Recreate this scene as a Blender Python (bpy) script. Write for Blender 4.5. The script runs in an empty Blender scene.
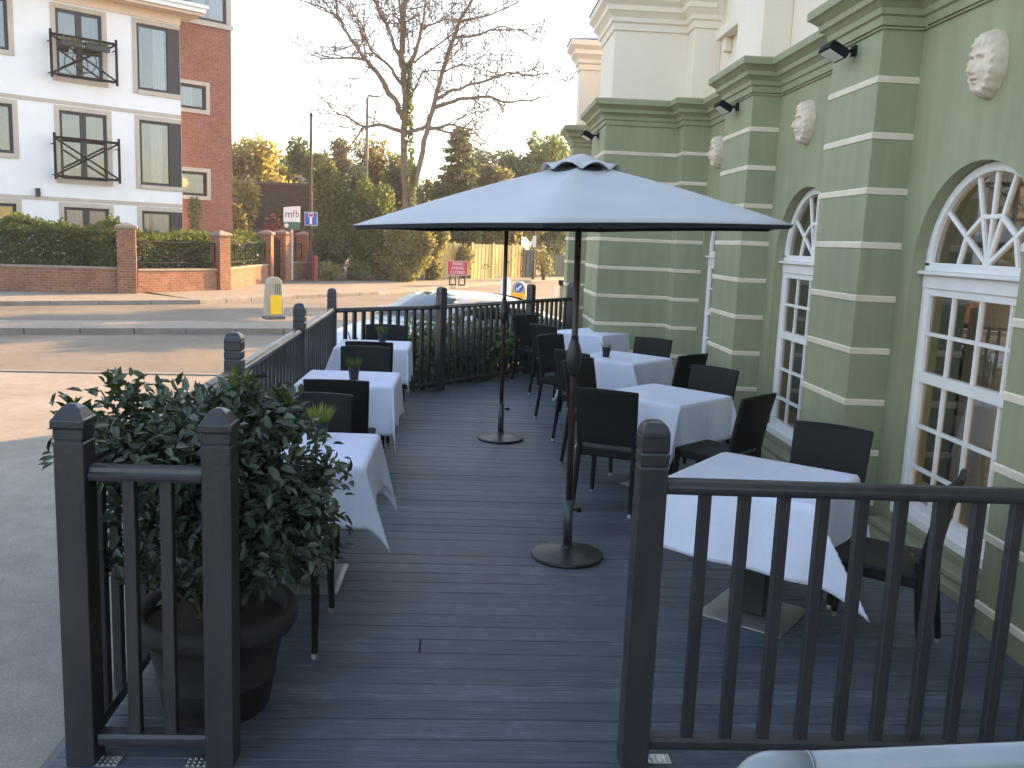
import bpy, math, random
import numpy as np
from mathutils import Vector, Matrix
PI = math.pi
R = math.radians
scene = bpy.context.scene
COL = scene.collection
rng = random.Random(7)
nrg = np.random.default_rng(11)

# ------------------------------------------------------------------ materials
MATS = {}
def newmat(name):
    m = bpy.data.materials.new(name); m.use_nodes = True
    nt = m.node_tree
    for n in list(nt.nodes): nt.nodes.remove(n)
    out = nt.nodes.new('ShaderNodeOutputMaterial')
    MATS[name] = m
    return m, nt, out
def N(nt, typ, **kw):
    n = nt.nodes.new(typ)
    for k, v in kw.items():
        if k.startswith('i_'): n.inputs[k[2:].replace('_', ' ')].default_value = v
        else: setattr(n, k, v)
    return n
def L(nt, a, b): nt.links.new(a, b)
def ramp(nt, fac, stops):
    r = nt.nodes.new('ShaderNodeValToRGB')
    els = r.color_ramp.elements
    while len(els) < len(stops): els.new(0.5)
    for e, (p, c) in zip(els, stops):
        e.position = p; e.color = (c[0], c[1], c[2], 1)
    L(nt, fac, r.inputs['Fac'])
    return r.outputs['Color']
def mixc(nt, fac, a, b, mode='MIX'):
    m = nt.nodes.new('ShaderNodeMix'); m.data_type = 'RGBA'; m.blend_type = mode
    for sock, v in ((m.inputs[0], fac), (m.inputs[6], a), (m.inputs[7], b)):
        if hasattr(v, 'is_linked') or hasattr(v, 'links'): L(nt, v, sock)
        elif isinstance(v, (int, float)): sock.default_value = v
        else: sock.default_value = (v[0], v[1], v[2], 1)
    return m.outputs[2]
def noise(nt, scale, detail=4, vec=None, rough=0.55, stretch=None):
    n = N(nt, 'ShaderNodeTexNoise'); n.inputs['Scale'].default_value = scale
    n.inputs['Detail'].default_value = detail; n.inputs['Roughness'].default_value = rough
    if vec is None:
        vec = N(nt, 'ShaderNodeNewGeometry').outputs['Position']
    if stretch:
        mp = N(nt, 'ShaderNodeMapping'); mp.inputs['Scale'].default_value = stretch
        L(nt, vec, mp.inputs['Vector']); vec = mp.outputs['Vector']
    L(nt, vec, n.inputs['Vector'])
    return n.outputs['Fac']
def bump(nt, h, strength=0.2, dist=0.01):
    b = N(nt, 'ShaderNodeBump'); b.inputs['Strength'].default_value = strength
    b.inputs['Distance'].default_value = dist
    L(nt, h, b.inputs['Height'])
    return b.outputs['Normal']
def pbsdf(nt, out, color=None, rough=0.6, metal=0.0, spec=0.5, normal=None, **kw):
    p = N(nt, 'ShaderNodeBsdfPrincipled')
    if color is not None:
        if hasattr(color, 'links'): L(nt, color, p.inputs['Base Color'])
        else: p.inputs['Base Color'].default_value = (*color, 1)
    if hasattr(rough, 'links'): L(nt, rough, p.inputs['Roughness'])
    else: p.inputs['Roughness'].default_value = rough
    p.inputs['Metallic'].default_value = metal
    p.inputs['Specular IOR Level'].default_value = spec
    if normal is not None: L(nt, normal, p.inputs['Normal'])
    for k, v in kw.items(): p.inputs[k.replace('_', ' ')].default_value = v
    if out is not None: L(nt, p.outputs['BSDF'], out.inputs['Surface'])
    return p
def scaled(c, k): return tuple(min(1, x * k) for x in c)
def paint(name, c, rough=0.5, var=0.12, scale=6, bs=0.05, bscale=60, metal=0.0, spec=0.5, stretch=None, dirt=None, streak=0):
    m, nt, out = newmat(name)
    f = noise(nt, scale, 5, stretch=stretch)
    col = ramp(nt, f, [(0.3, scaled(c, 1 - var)), (0.7, scaled(c, 1 + var))])
    if dirt:
        g = noise(nt, 0.9, 7, rough=0.7)
        fac = N(nt, 'ShaderNodeMapRange'); fac.inputs[1].default_value = 0.52; fac.inputs[2].default_value = 0.75
        fac.inputs[4].default_value = dirt[1]; L(nt, g, fac.inputs[0])
        col = mixc(nt, fac.outputs[0], col, dirt[0])
    if streak:
        sk = noise(nt, 3.0, 6, stretch=(2.2, 2.2, .16), rough=.65)
        col = mixc(nt, 1.0, col, ramp(nt, sk, [(.34, (1 - streak,) * 3), (.62, (1 + streak * .35,) * 3)]), 'MULTIPLY')
        lo = N(nt, 'ShaderNodeSeparateXYZ'); gg = N(nt, 'ShaderNodeNewGeometry'); L(nt, gg.outputs['Position'], lo.inputs[0])
        spl = N(nt, 'ShaderNodeMapRange'); spl.inputs[1].default_value = -.1; spl.inputs[2].default_value = .45; spl.inputs[3].default_value = 1; spl.inputs[4].default_value = 0
        L(nt, lo.outputs['Z'], spl.inputs[0]); mu = N(nt, 'ShaderNodeMath', operation='MULTIPLY'); L(nt, spl.outputs[0], mu.inputs[0]); L(nt, noise(nt, 4, 6, rough=.7), mu.inputs[1])
        col = mixc(nt, mu.outputs[0], col, (.10, .085, .06))
    nb = bump(nt, noise(nt, bscale, 4), bs, 0.005)
    g2 = noise(nt, scale * 2.3, 4)
    rr = N(nt, 'ShaderNodeMapRange'); rr.inputs[3].default_value = max(0.03, rough - 0.1); rr.inputs[4].default_value = min(1, rough + 0.1)
    L(nt, g2, rr.inputs[0])
    pbsdf(nt, out, col, rr.outputs[0], metal, spec, nb)
    return m
def wall_uv(nt):
    """horizontal-along-the-wall / height coordinates of any upright wall"""
    g = N(nt, 'ShaderNodeNewGeometry')
    cr = N(nt, 'ShaderNodeVectorMath', operation='CROSS_PRODUCT'); cr.inputs[0].default_value = (0, 0, 1)
    L(nt, g.outputs['True Normal'], cr.inputs[1])
    dt = N(nt, 'ShaderNodeVectorMath', operation='DOT_PRODUCT')
    L(nt, g.outputs['Position'], dt.inputs[0]); L(nt, cr.outputs['Vector'], dt.inputs[1])
    sp = N(nt, 'ShaderNodeSeparateXYZ'); L(nt, g.outputs['Position'], sp.inputs[0])
    cb = N(nt, 'ShaderNodeCombineXYZ'); L(nt, dt.outputs['Value'], cb.inputs[0]); L(nt, sp.outputs['Z'], cb.inputs[1])
    return cb.outputs[0]
def brick(name, c1, c2, mortar, stain=0.5):
    m, nt, out = newmat(name)
    uv = wall_uv(nt)
    b = N(nt, 'ShaderNodeTexBrick'); b.offset = 0.5
    L(nt, uv, b.inputs['Vector'])
    b.inputs['Color1'].default_value = (*c1, 1); b.inputs['Color2'].default_value = (*c2, 1); b.inputs['Mortar'].default_value = (*mortar, 1)
    b.inputs['Scale'].default_value = 1.0; b.inputs['Brick Width'].default_value = 0.225; b.inputs['Row Height'].default_value = 0.075
    b.inputs['Mortar Size'].default_value = 0.007; b.inputs['Bias'].default_value = 0.0
    f = noise(nt, 1.3, 6, rough=0.7)
    dark = ramp(nt, f, [(0.3, (1 - stain * .6,) * 3), (0.65, (1.08,) * 3)])
    col = mixc(nt, 1.0, b.outputs['Color'], dark, 'MULTIPLY')
    f2 = noise(nt, 9, 3)
    col = mixc(nt, 1.0, col, ramp(nt, f2, [(0.3, (.85, .83, .8)), (.7, (1.1, 1.1, 1.1))]), 'MULTIPLY')
    inv = N(nt, 'ShaderNodeMath', operation='SUBTRACT'); inv.inputs[0].default_value = 1.0; L(nt, b.outputs['Fac'], inv.inputs[1])
    pbsdf(nt, out, col, 0.85, 0, 0.2, bump(nt, inv.outputs[0], 0.5, 0.006))
    return m
def leafmat(name, c_dark, c_light, rough=0.45, trans=0.3, spec=0.4):
    m, nt, out = newmat(name)
    g = N(nt, 'ShaderNodeNewGeometry')
    f = noise(nt, 1.4, 3)
    ad = N(nt, 'ShaderNodeMath', operation='ADD'); L(nt, g.outputs['Random Per Island'], ad.inputs[0]); L(nt, f, ad.inputs[1])
    hf = N(nt, 'ShaderNodeMath', operation='MULTIPLY'); L(nt, ad.outputs[0], hf.inputs[0]); hf.inputs[1].default_value = 0.5
    col = ramp(nt, hf.outputs[0], [(0.2, c_dark), (0.75, c_light)])
    p = pbsdf(nt, None, col, rough, 0, spec)
    t = N(nt, 'ShaderNodeBsdfTranslucent'); L(nt, mixc(nt, 1.0, col, (1.25, 1.35, .7), 'MULTIPLY'), t.inputs['Color'])
    mx = N(nt, 'ShaderNodeMixShader'); mx.inputs[0].default_value = trans
    L(nt, p.outputs['BSDF'], mx.inputs[1]); L(nt, t.outputs[0], mx.inputs[2]); L(nt, mx.outputs[0], out.inputs['Surface'])
    return m
def glassmat(name, tint=(.85, .9, .9), ior=1.7, rough=0.01):
    m, nt, out = newmat(name)
    t = N(nt, 'ShaderNodeBsdfTransparent'); t.inputs['Color'].default_value = (*tint, 1)
    g = N(nt, 'ShaderNodeBsdfGlossy'); g.inputs['Roughness'].default_value = rough; g.inputs['Color'].default_value = (.95, .97, 1, 1)
    nb = bump(nt, noise(nt, 2.2, 2), 0.03, 0.01); L(nt, nb, g.inputs['Normal'])
    fr = N(nt, 'ShaderNodeFresnel'); fr.inputs['IOR'].default_value = ior
    mx = N(nt, 'ShaderNodeMixShader'); L(nt, fr.outputs[0], mx.inputs[0]); L(nt, t.outputs[0], mx.inputs[1]); L(nt, g.outputs[0], mx.inputs[2])
    L(nt, mx.outputs[0], out.inputs['Surface'])
    return m

# --- asphalt kinds
def asphalt(name, c, patch=0.25, warm=(1.0, .90, .77)):
    m, nt, out = newmat(name)
    f1 = noise(nt, 0.35, 7, rough=0.65); f2 = noise(nt, 90, 3); f3 = noise(nt, 5, 5, rough=.7)
    c0 = tuple(c * w for w in warm)
    col = ramp(nt, f1, [(0.3, scaled(c0, 1 - patch)), (0.7, scaled(c0, 1 + patch))])
    col = mixc(nt, 1.0, col, ramp(nt, f2, [(0.3, (.82,) * 3), (.5, (1, 1, 1)), (.75, (1.25,) * 3)]), 'MULTIPLY')
    col = mixc(nt, 1.0, col, ramp(nt, f3, [(0.3, (.85,) * 3), (.7, (1.12,) * 3)]), 'MULTIPLY')
    pbsdf(nt, out, col, 0.85, 0, 0.3, bump(nt, f2, 0.25, 0.006))
    return m
M_ASPH = asphalt('asphalt_forecourt', 0.235)
M_ROAD = asphalt('asphalt_road', 0.15, .25)
M_PAVE = asphalt('asphalt_pavement', 0.22, .2)
M_KERB = paint('kerb_concrete', (.20, .18, .155), .85, .2, 3, .3, 40)
M_SOIL = paint('soil', (.05, .035, .025), .95, .35, 20, .8, 60)
M_VERGE = paint('leaf_litter_ground', (.14, .10, .06), .95, .4, 4, .8, 30)

# --- deck boards
def deckmat():
    m, nt, out = newmat('painted_deck_board')
    g = N(nt, 'ShaderNodeNewGeometry')
    f = noise(nt, 6, 6, rough=.65, stretch=(0.5, 9, 9))
    f2 = noise(nt, 1.1, 5, rough=.6)
    f3 = noise(nt, 40, 4, stretch=(.12, 3.0, 1), rough=.7)
    c = ramp(nt, g.outputs['Random Per Island'], [(0, (.056, .066, .083)), (1, (.090, .103, .124))])
    c = mixc(nt, 1.0, c, ramp(nt, f, [(.3, (.66,) * 3), (.7, (1.28,) * 3)]), 'MULTIPLY')
    f4 = noise(nt, 9, 5, stretch=(.6, 2.2, 1), rough=.75); c = mixc(nt, 1.0, c, ramp(nt, f4, [(.52, (1, 1, 1)), (.70, (1.75, 1.7, 1.6))]), 'MULTIPLY')
    f5 = noise(nt, 22, 5, stretch=(.06, 4.0, 1), rough=.7); c = mixc(nt, 1.0, c, ramp(nt, f5, [(.36, (.45, .45, .48)), (.47, (1, 1, 1))]), 'MULTIPLY')
    c = mixc(nt, 1.0, c, ramp(nt, f2, [(.35, (.85,) * 3), (.7, (1.15,) * 3)]), 'MULTIPLY')
    c = mixc(nt, 1.0, c, ramp(nt, f3, [(.55, (1, 1, 1)), (.72, (1.5, 1.45, 1.4))]), 'MULTIPLY')
    rr = N(nt, 'ShaderNodeMapRange'); rr.inputs[3].default_value = .42; rr.inputs[4].default_value = .72; L(nt, f2, rr.inputs[0])
    # grooves running along the boards
    sp = N(nt, 'ShaderNodeSeparateXYZ'); L(nt, g.outputs['Position'], sp.inputs[0])
    w = N(nt, 'ShaderNodeMath', operation='MULTIPLY'); w.inputs[1].default_value = 2 * PI / .0141; L(nt, sp.outputs['Y'], w.inputs[0])
    s = N(nt, 'ShaderNodeMath', operation='SINE'); L(nt, w.outputs[0], s.inputs[0])
    ad = N(nt, 'ShaderNodeMath', operation='MULTIPLY_ADD'); L(nt, f, ad.inputs[0]); ad.inputs[1].default_value = 2.5; L(nt, s.outputs[0], ad.inputs[2])
    pbsdf(nt, out, c, rr.outputs[0], 0, .5, bump(nt, ad.outputs[0], .22, .004))
    return m
M_DECK = deckmat()
M_RAIL = paint('charcoal_rail_paint', (.030, .028, .032), .36, .2, 3, .25, 70, stretch=(6, 6, 1), dirt=((.055, .044, .036), .5), spec=.5)
M_GREEN = paint('sage_green_stucco', (.292, .296, .176), .7, .06, 1.2, .18, 160, dirt=((.25, .245, .145), .5), streak=.10)
M_GREENF = M_GREEN
M_CREAM = paint('cream_band_paint', (.70, .60, .45), .65, .08, 4, .15, 120, dirt=((.4, .36, .27), .5))
M_UPPER = paint('cream_upper_stucco', (.80, .70, .57), .75, .05, 1.0, .12, 150)
M_MASK = paint('cream_plaster_mask', (.68, .56, .43), .7, .1, 25, .15, 90, dirt=((.4, .36, .3), .6))
M_SLATE = paint('blue_slate', (.13, .15, .20), .6, .2, 12, .3, 30)
M_UPVC = paint('white_window_frame', (.82, .78, .75), .35, .04, 5, .02, 60)
M_GLASS = glassmat('window_glass', (.74, .80, .82), 2.7)
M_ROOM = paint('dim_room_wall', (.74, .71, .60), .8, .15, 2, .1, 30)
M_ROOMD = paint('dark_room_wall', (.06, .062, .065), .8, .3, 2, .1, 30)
M_CURT = paint('curtain_cloth', (.34, .37, .38), .9, .12, 3, .4, 14, stretch=(9, 9, .3))
M_CURTW = paint('white_curtain', (.75, .76, .78), .9, .12, 3, .4, 14, stretch=(9, 9, .3))
M_BLIND = paint('yellow_globe_surface', (.85, .66, .32), .8, .15, 9, .1, 30)
M_WOODY = paint('honey_wood', (.55, .40, .16), .5, .3, 5, .1, 30, stretch=(8, 8, 1))

def clothmat():
    m, nt, out = newmat('white_table_linen')
    tc = N(nt, 'ShaderNodeTexCoord')
    sp = N(nt, 'ShaderNodeSeparateXYZ'); L(nt, tc.outputs['UV'], sp.inputs[0])
    lines = []
    for ax in (0, 1):
        for pos in (.5,):
            a = N(nt, 'ShaderNodeMath', operation='SUBTRACT'); L(nt, sp.outputs[ax], a.inputs[0]); a.inputs[1].default_value = pos
            b = N(nt, 'ShaderNodeMath', operation='ABSOLUTE'); L(nt, a.outputs[0], b.inputs[0])
            mr = N(nt, 'ShaderNodeMapRange'); mr.inputs[2].default_value = .006; mr.inputs[3].default_value = .45; mr.inputs[4].default_value = 0
            L(nt, b.outputs[0], mr.inputs[0]); lines.append(mr.outputs[0])
    acc = lines[0]
    for q in lines[1:]:
        a = N(nt, 'ShaderNodeMath', operation='MAXIMUM'); L(nt, acc, a.inputs[0]); L(nt, q, a.inputs[1]); acc = a.outputs[0]
    f = noise(nt, 4, 6, rough=.62, stretch=(1, 1, .55)); f2 = noise(nt, 500, 2)
    s1 = N(nt, 'ShaderNodeMath', operation='MULTIPLY_ADD'); L(nt, f, s1.inputs[0]); s1.inputs[1].default_value = 2.0; L(nt, acc, s1.inputs[2])
    s2 = N(nt, 'ShaderNodeMath', operation='MULTIPLY_ADD'); L(nt, f2, s2.inputs[0]); s2.inputs[1].default_value = .12; L(nt, s1.outputs[0], s2.inputs[2])
    col = ramp(nt, f, [(.3, (.79, .81, .95)), (.7, (.85, .87, 1.0))])
    p = pbsdf(nt, None, col, .85, 0, .2, bump(nt, s2.outputs[0], .8, .009))
    t = N(nt, 'ShaderNodeBsdfTranslucent'); t.inputs['Color'].default_value = (.8, .8, .82, 1)
    mx = N(nt, 'ShaderNodeMixShader'); mx.inputs[0].default_value = .18
    L(nt, p.outputs[0], mx.inputs[1]); L(nt, t.outputs[0], mx.inputs[2]); L(nt, mx.outputs[0], out.inputs['Surface'])
    return m
M_CLOTH = clothmat()
def weavemat():
    m, nt, out = newmat('black_woven_rattan')
    tc = N(nt, 'ShaderNodeTexCoord')
    ck = N(nt, 'ShaderNodeTexChecker'); ck.inputs['Scale'].default_value = 110
    L(nt, tc.outputs['Object'], ck.inputs['Vector'])
    f = noise(nt, 8, 4)
    c = ramp(nt, f, [(.3, (.009, .008, .008)), (.7, (.016, .0145, .0145))])
    c = mixc(nt, ck.outputs['Fac'], c, (.010, .0095, .0095))
    pbsdf(nt, out, c, .6, 0, .25, bump(nt, ck.outputs['Fac'], .5, .003))
    return m
M_WEAVE = weavemat()
M_BLACKMETAL = paint('black_powder_coat', (.014, .014, .015), .45, .2, 8, .05, 80)
M_CHROME = paint('brushed_steel', (.55, .55, .54), .3, .08, 12, .05, 60, metal=.9)
M_STEELPLATE = paint('dull_steel_plate', (.34, .34, .33), .42, .15, 5, .05, 60, metal=.7)
M_DARKST = paint('dark_steel', (.06, .068, .072), .4, .2, 8, .05, 60, metal=.5)
M_FABRIC = paint('grey_parasol_canvas', (.47, .47, .49), .8, .05, 2.5, .25, 300)
M_FABRICD = paint('dark_parasol_underside', (.035, .04, .05), .85, .1, 4, .2, 200)  # carries the shade of the canopy underside in its colour; also lines the vent
M_WOODP = paint('stained_wood_pole', (.045, .021, .016), .45, .3, 6, .1, 40, stretch=(6, 6, .6))
M_TERRA = paint('dark_planter_clay', (.024, .021, .021), .75, .3, 5, .3, 40)
M_BLACKPOT = paint('black_plastic_pot', (.012, .012, .014), .4, .1, 8, .03, 60)
M_PIPE = paint('pale_painted_pipe', (.25, .27, .295), .38, .1, 9, .12, 45, dirt=((.20, .19, .17), .7))
M_BRICKWALL = brick('old_red_brick', (.22, .092, .055), (.31, .14, .085), (.28, .24, .2), .55)
M_BRICKAPT = brick('apartment_red_brick', (.262, .097, .064), (.32, .124, .084), (.30, .22, .19), .2)
M_BRICKDARK = brick('dark_brown_brick', (.045, .035, .03), (.075, .05, .04), (.08, .07, .06), .4)
M_CAP = paint('pillar_cap_stone', (.24, .19, .15), .85, .2, 5, .3, 40)
M_WHITE = paint('white_render', (.78, .78, .79), .8, .03, 1.5, .1, 120, dirt=((.62, .62, .62), .25))
M_STONE = paint('beige_stone_surround', (.47, .41, .345), .8, .08, 3, .15, 70)
M_PEACH = paint('peach_eaves_render', (.70, .56, .44), .8, .05, 2, .1, 70)
M_ANTH = paint('anthracite_frame', (.016, .018, .022), .5, .1, 8, .03, 60)
M_APTGLASS = glassmat('apartment_glass', (.72, .78, .82), 2.5)
M_CLEAR = glassmat('clear_balcony_glass', (.96, .98, .98), 1.12)
M_IRON = paint('black_iron', (.012, .012, .013), .8, .2, 10, .1, 60, spec=.15)
M_BARK = paint('grey_bark', (.17, .135, .105), .9, .35, 6, .8, 30, stretch=(3, 3, .6))
M_BARKD = paint('dark_bark', (.05, .038, .028), .9, .35, 6, .8, 30)
M_STEM = paint('green_brown_stem', (.07, .06, .03), .8, .3, 12, .3, 40)
M_LAUREL = leafmat('laurel_leaf', (.028, .042, .025), (.105, .130, .080), .36, .15, .5)
M_LAURELY = leafmat('laurel_young_leaf', (.05, .08, .02), (.11, .14, .04), .38, .2)
M_GRASSY = leafmat('potted_grass_yellow', (.13, .17, .025), (.26, .28, .06), .5, .3)
M_GRASSG = leafmat('potted_grass_green', (.05, .085, .025), (.12, .16, .05), .5, .3)
M_HEDGE = leafmat('hedge_leaf', (.018, .036, .014), (.095, .135, .046), .42, .35)
M_HEDGETOP = leafmat('hedge_young_sunny_leaf', (.06, .085, .02), (.18, .21, .055), .45, .4)  # new growth colour that also carries the sunlit look of the top
M_HOLLY = leafmat('dark_green_leaf', (.042, .066, .034), (.20, .25, .125), .45, .5)
M_OLIVE = leafmat('olive_leaf', (.09, .092, .042), (.27, .24, .12), .5, .5)
M_GOLD = leafmat('golden_leaf', (.18, .15, .06), (.42, .35, .14), .5, .55)
M_CONIF = leafmat('conifer_needle', (.045, .068, .036), (.17, .20, .10), .55, .45)
M_RED = leafmat('red_leaf', (.14, .018, .022), (.36, .045, .05), .5, .3)
M_IVY = leafmat('ivy_leaf', (.04, .066, .028), (.20, .24, .10), .4, .45)
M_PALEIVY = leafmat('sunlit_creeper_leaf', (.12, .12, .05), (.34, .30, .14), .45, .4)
M_FENCEWOOD = paint('sun_bright_fence_wood', (.74, .56, .22), .75, .2, 4, .3, 30, stretch=(5, 5, .5))  # brightened in place of sunlight that the trees behind block
M_GATEG = paint('dark_green_gate', (.025, .04, .035), .6, .2, 4, .1, 40)
M_FENCEG = paint('olive_green_fence', (.13, .135, .095), .75, .15, 4, .2, 30)
M_BOLL = paint('pale_bollard_plastic', (.37, .32, .24), .5, .1, 6, .08, 50, dirt=((.3, .26, .2), .6))
M_BOLLD = paint('bollard_grey_base', (.10, .10, .10), .7, .2, 6, .1, 50)
M_YELLOW = paint('reflective_yellow', (.85, .55, .015), .4, .06, 8, .03, 60)
M_ORANGE = paint('amber_yellow', (.90, .42, .02), .4, .06, 8, .03, 60)
M_BLUE = paint('sign_blue', (.012, .09, .42), .4, .05, 8, .02, 60)
M_SIGNW = paint('sign_white', (.78, .78, .77), .45, .05, 8, .02, 60)
M_SIGNR = paint('sign_red', (.48, .03, .055), .45, .08, 8, .02, 60)
M_AGENTG = paint('agent_green', (.05, .13, .09), .5, .05, 8, .02, 60)
M_INK = paint('dark_lettering', (.05, .035, .035), .5, .05, 8, .02, 60)
M_INKR = paint('red_lettering', (.42, .03, .03), .5, .05, 8, .02, 60)
M_RUST = paint('rusty_brown_post', (.055, .032, .028), .7, .3, 8, .2, 50)
M_REDPOST = paint('faded_red_paint', (.22, .03, .028), .6, .2, 8, .1, 50)
M_GALV = paint('galvanised_column', (.22, .22, .20), .55, .12, 8, .08, 50, metal=.4)
M_CAR = paint('silver_white_car_paint', (.52, .54, .57), .22, .03, 3, .01, 60, spec=.6)
M_CARGL = paint('tinted_car_glass', (.02, .028, .032), .05, .1, 3, .0, 60, spec=.9)
M_WSCREEN = glassmat('windscreen_glass', (.5, .62, .66), 1.9)
M_TYRE = paint('black_tyre', (.015, .015, .015), .8, .1, 9, .2, 60)
M_ALLOY = paint('alloy_wheel', (.5, .5, .5), .35, .05, 9, .03, 60, metal=.8)
M_LAMP = paint('headlamp_lens', (.6, .62, .63), .1, .05, 9, .0, 60, spec=.8)
M_FLOODGL = paint('floodlight_lens', (.72, .72, .67), .3, .05, 20, .02, 80)
M_ROOFT = paint('brown_roof_tile', (.10, .075, .06), .85, .25, 5, .4, 12, stretch=(1, 1, 3))
M_NEIGH = brick('neighbour_brick', (.28, .13, .08), (.34, .17, .1), (.34, .3, .25), .3)

# ------------------------------------------------------------------ mesh helpers
MW = {}
def rotz(a): return Matrix.Rotation(a, 4, 'Z')
class MB:
    def __init__(s): s.v = []; s.f = []; s.uv = None
    def add(s, vs, fs):
        o = len(s.v); s.v += [tuple(p) for p in vs]; s.f += [tuple(i + o for i in f) for f in fs]; return s
    def box(s, c, d, m=None):
        x, y, z = d[0] / 2, d[1] / 2, d[2] / 2
        vs = [Vector((sx * x, sy * y, sz * z)) for sx in (-1, 1) for sy in (-1, 1) for sz in (-1, 1)]
        if m is not None: vs = [m.to_3x3() @ v for v in vs]
        vs = [v + Vector(c) for v in vs]
        return s.add(vs, [(0, 1, 3, 2), (4, 6, 7, 5), (0, 4, 5, 1), (2, 3, 7, 6), (0, 2, 6, 4), (1, 5, 7, 3)])
    def bx(s, a, b):
        return s.box([(p + q) / 2 for p, q in zip(a, b)], [abs(q - p) for p, q in zip(a, b)])
    def tube(s, path, rad, n=8, cap=True):
        path = [Vector(p) for p in path]
        if not isinstance(rad, (list, tuple)): rad = [rad] * len(path)
        ref = None; rings = []
        for i, p in enumerate(path):
            d = (path[min(i + 1, len(path) - 1)] - path[max(i - 1, 0)])
            if d.length < 1e-9: d = Vector((0, 0, 1))
            d.normalize()
            if ref is None:
                ref = Vector((1, 0, 0)) if abs(d.x) < .9 else Vector((0, 1, 0))
            a = (ref - d * ref.dot(d)).normalized(); b = d.cross(a); ref = a
            rings.append([p + (a * math.cos(2 * PI * k / n) + b * math.sin(2 * PI * k / n)) * rad[i] for k in range(n)])
        vs = [q for r in rings for q in r]; fs = []
        for i in range(len(rings) - 1):
            for k in range(n):
                fs.append((i * n + k, i * n + (k + 1) % n, (i + 1) * n + (k + 1) % n, (i + 1) * n + k))
        if cap: fs += [tuple(range(n - 1, -1, -1)), tuple((len(rings) - 1) * n + k for k in range(n))]
        return s.add(vs, fs)
    def lathe(s, prof, n=24, c=(0, 0, 0), cap=True):
        vs = [(c[0] + r * math.cos(2 * PI * k / n), c[1] + r * math.sin(2 * PI * k / n), c[2] + z) for r, z in prof for k in range(n)]
        fs = [(i * n + k, i * n + (k + 1) % n, (i + 1) * n + (k + 1) % n, (i + 1) * n + k) for i in range(len(prof) - 1) for k in range(n)]
        if cap: fs += [tuple(range(n - 1, -1, -1)), tuple((len(prof) - 1) * n + k for k in range(n))]
        return s.add(vs, fs)
    def sqloft(s, secs, c=(0, 0, 0), a=0.0):
        """stack of squares (half size, z)"""
        ca, sa = math.cos(a), math.sin(a); vs = []
        for h, z in secs:
            for x, y in ((-h, -h), (h, -h), (h, h), (-h, h)): vs.append((c[0] + x * ca - y * sa, c[1] + x * sa + y * ca, c[2] + z))
        k = len(secs)
        fs = [(i * 4 + j, i * 4 + (j + 1) % 4, i * 4 + 4 + (j + 1) % 4, i * 4 + 4 + j) for i in range(k - 1) for j in range(4)]
        fs += [(3, 2, 1, 0), tuple((k - 1) * 4 + j for j in range(4))]
        return s.add(vs, fs)
    def prism(s, poly, z0, z1):
        n = len(poly)
        vs = [(x, y, z0) for x, y in poly] + [(x, y, z1) for x, y in poly]
        fs = [tuple(range(n - 1, -1, -1)), tuple(range(n, 2 * n))] + [(i, (i + 1) % n, n + (i + 1) % n, n + i) for i in range(n)]
        return s.add(vs, fs)
    def sweep(s, prof, path, closed=False):
        """profile (offset outward, z) swept along an xy path; outward = right hand of travel, mitred"""
        P = [Vector((p[0], p[1])) for p in path]; n = len(P); m = len(prof); vs = []
        for i, p in enumerate(P):
            d0 = (P[i] - P[i - 1]).normalized() if i > 0 else (P[1] - P[0]).normalized()
            d1 = (P[i + 1] - P[i]).normalized() if i < n - 1 else d0
            n0 = Vector((d0.y, -d0.x)); n1 = Vector((d1.y, -d1.x)); b = n0 + n1
            b = b / max(.2, b.dot(n0)) if b.length > 1e-6 else n0
            for o, z in prof: vs.append((p.x + b.x * o, p.y + b.y * o, z))
        fs = [(i * m + j, (i + 1) * m + j, (i + 1) * m + j + 1, i * m + j + 1) for i in range(n - 1) for j in range(m - 1)]
        fs += [tuple(range(m)), tuple((n - 1) * m + j for j in range(m - 1, -1, -1))]
        return s.add(vs, fs)
    def build(s, name, mat, parent=None, smooth=False, bevel=0, world=True, seg=2, uv=None, solid=0):
        me = bpy.data.meshes.new(name)
        vs = s.v
        if parent is not None and world:
            inv = MW[parent.name].inverted(); vs = [inv @ Vector(p) for p in vs]
        me.from_pydata([tuple(p) for p in vs], [], s.f); me.update()
        return finish(me, name, mat, parent, smooth, bevel, seg, solid)
def finish(me, name, mat, parent, smooth=False, bevel=0, seg=2, solid=0):
    me.materials.append(mat)
    o = bpy.data.objects.new(name, me); COL.objects.link(o)
    if parent is not None:
        o.parent = parent; MW[o.name] = MW[parent.name]
    else: MW[o.name] = Matrix.Identity(4)
    if smooth:
        me.polygons.foreach_set('use_smooth', [True] * len(me.polygons))
    if solid:
        q = o.modifiers.new('s', 'SOLIDIFY'); q.thickness = solid; q.offset = 0
    if bevel:
        b = o.modifiers.new('b', 'BEVEL'); b.width = bevel; b.segments = seg; b.limit_method = 'ANGLE'; b.angle_limit = R(40)
    return o
def tag(o, label=None, cat=None, group=None, kind=None):
    if label: o['label'] = label
    if cat: o['category'] = cat
    if group: o['group'] = group
    if kind: o['kind'] = kind
    return o
def thing(name, label, cat, loc=(0, 0, 0), rz=0, group=None, ry=0):
    o = bpy.data.objects.new(name, None); COL.objects.link(o)
    o.empty_display_size = .1
    o.location = loc; o.rotation_euler = (0, ry, rz)
    MW[o.name] = Matrix.Translation(loc) @ rotz(rz) @ Matrix.Rotation(ry, 4, 'Y')
    return tag(o, label, cat, group, 'thing')
def copy_tree(o, parent=None):
    c = o.copy(); COL.objects.link(c)
    if parent is not None: c.parent = parent
    for ch in list(o.children): copy_tree(ch, c)
    return c
def struct(mb, name, mat, **kw):
    o = mb.build(name, mat, None, **kw); o['kind'] = 'structure'; return o
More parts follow.
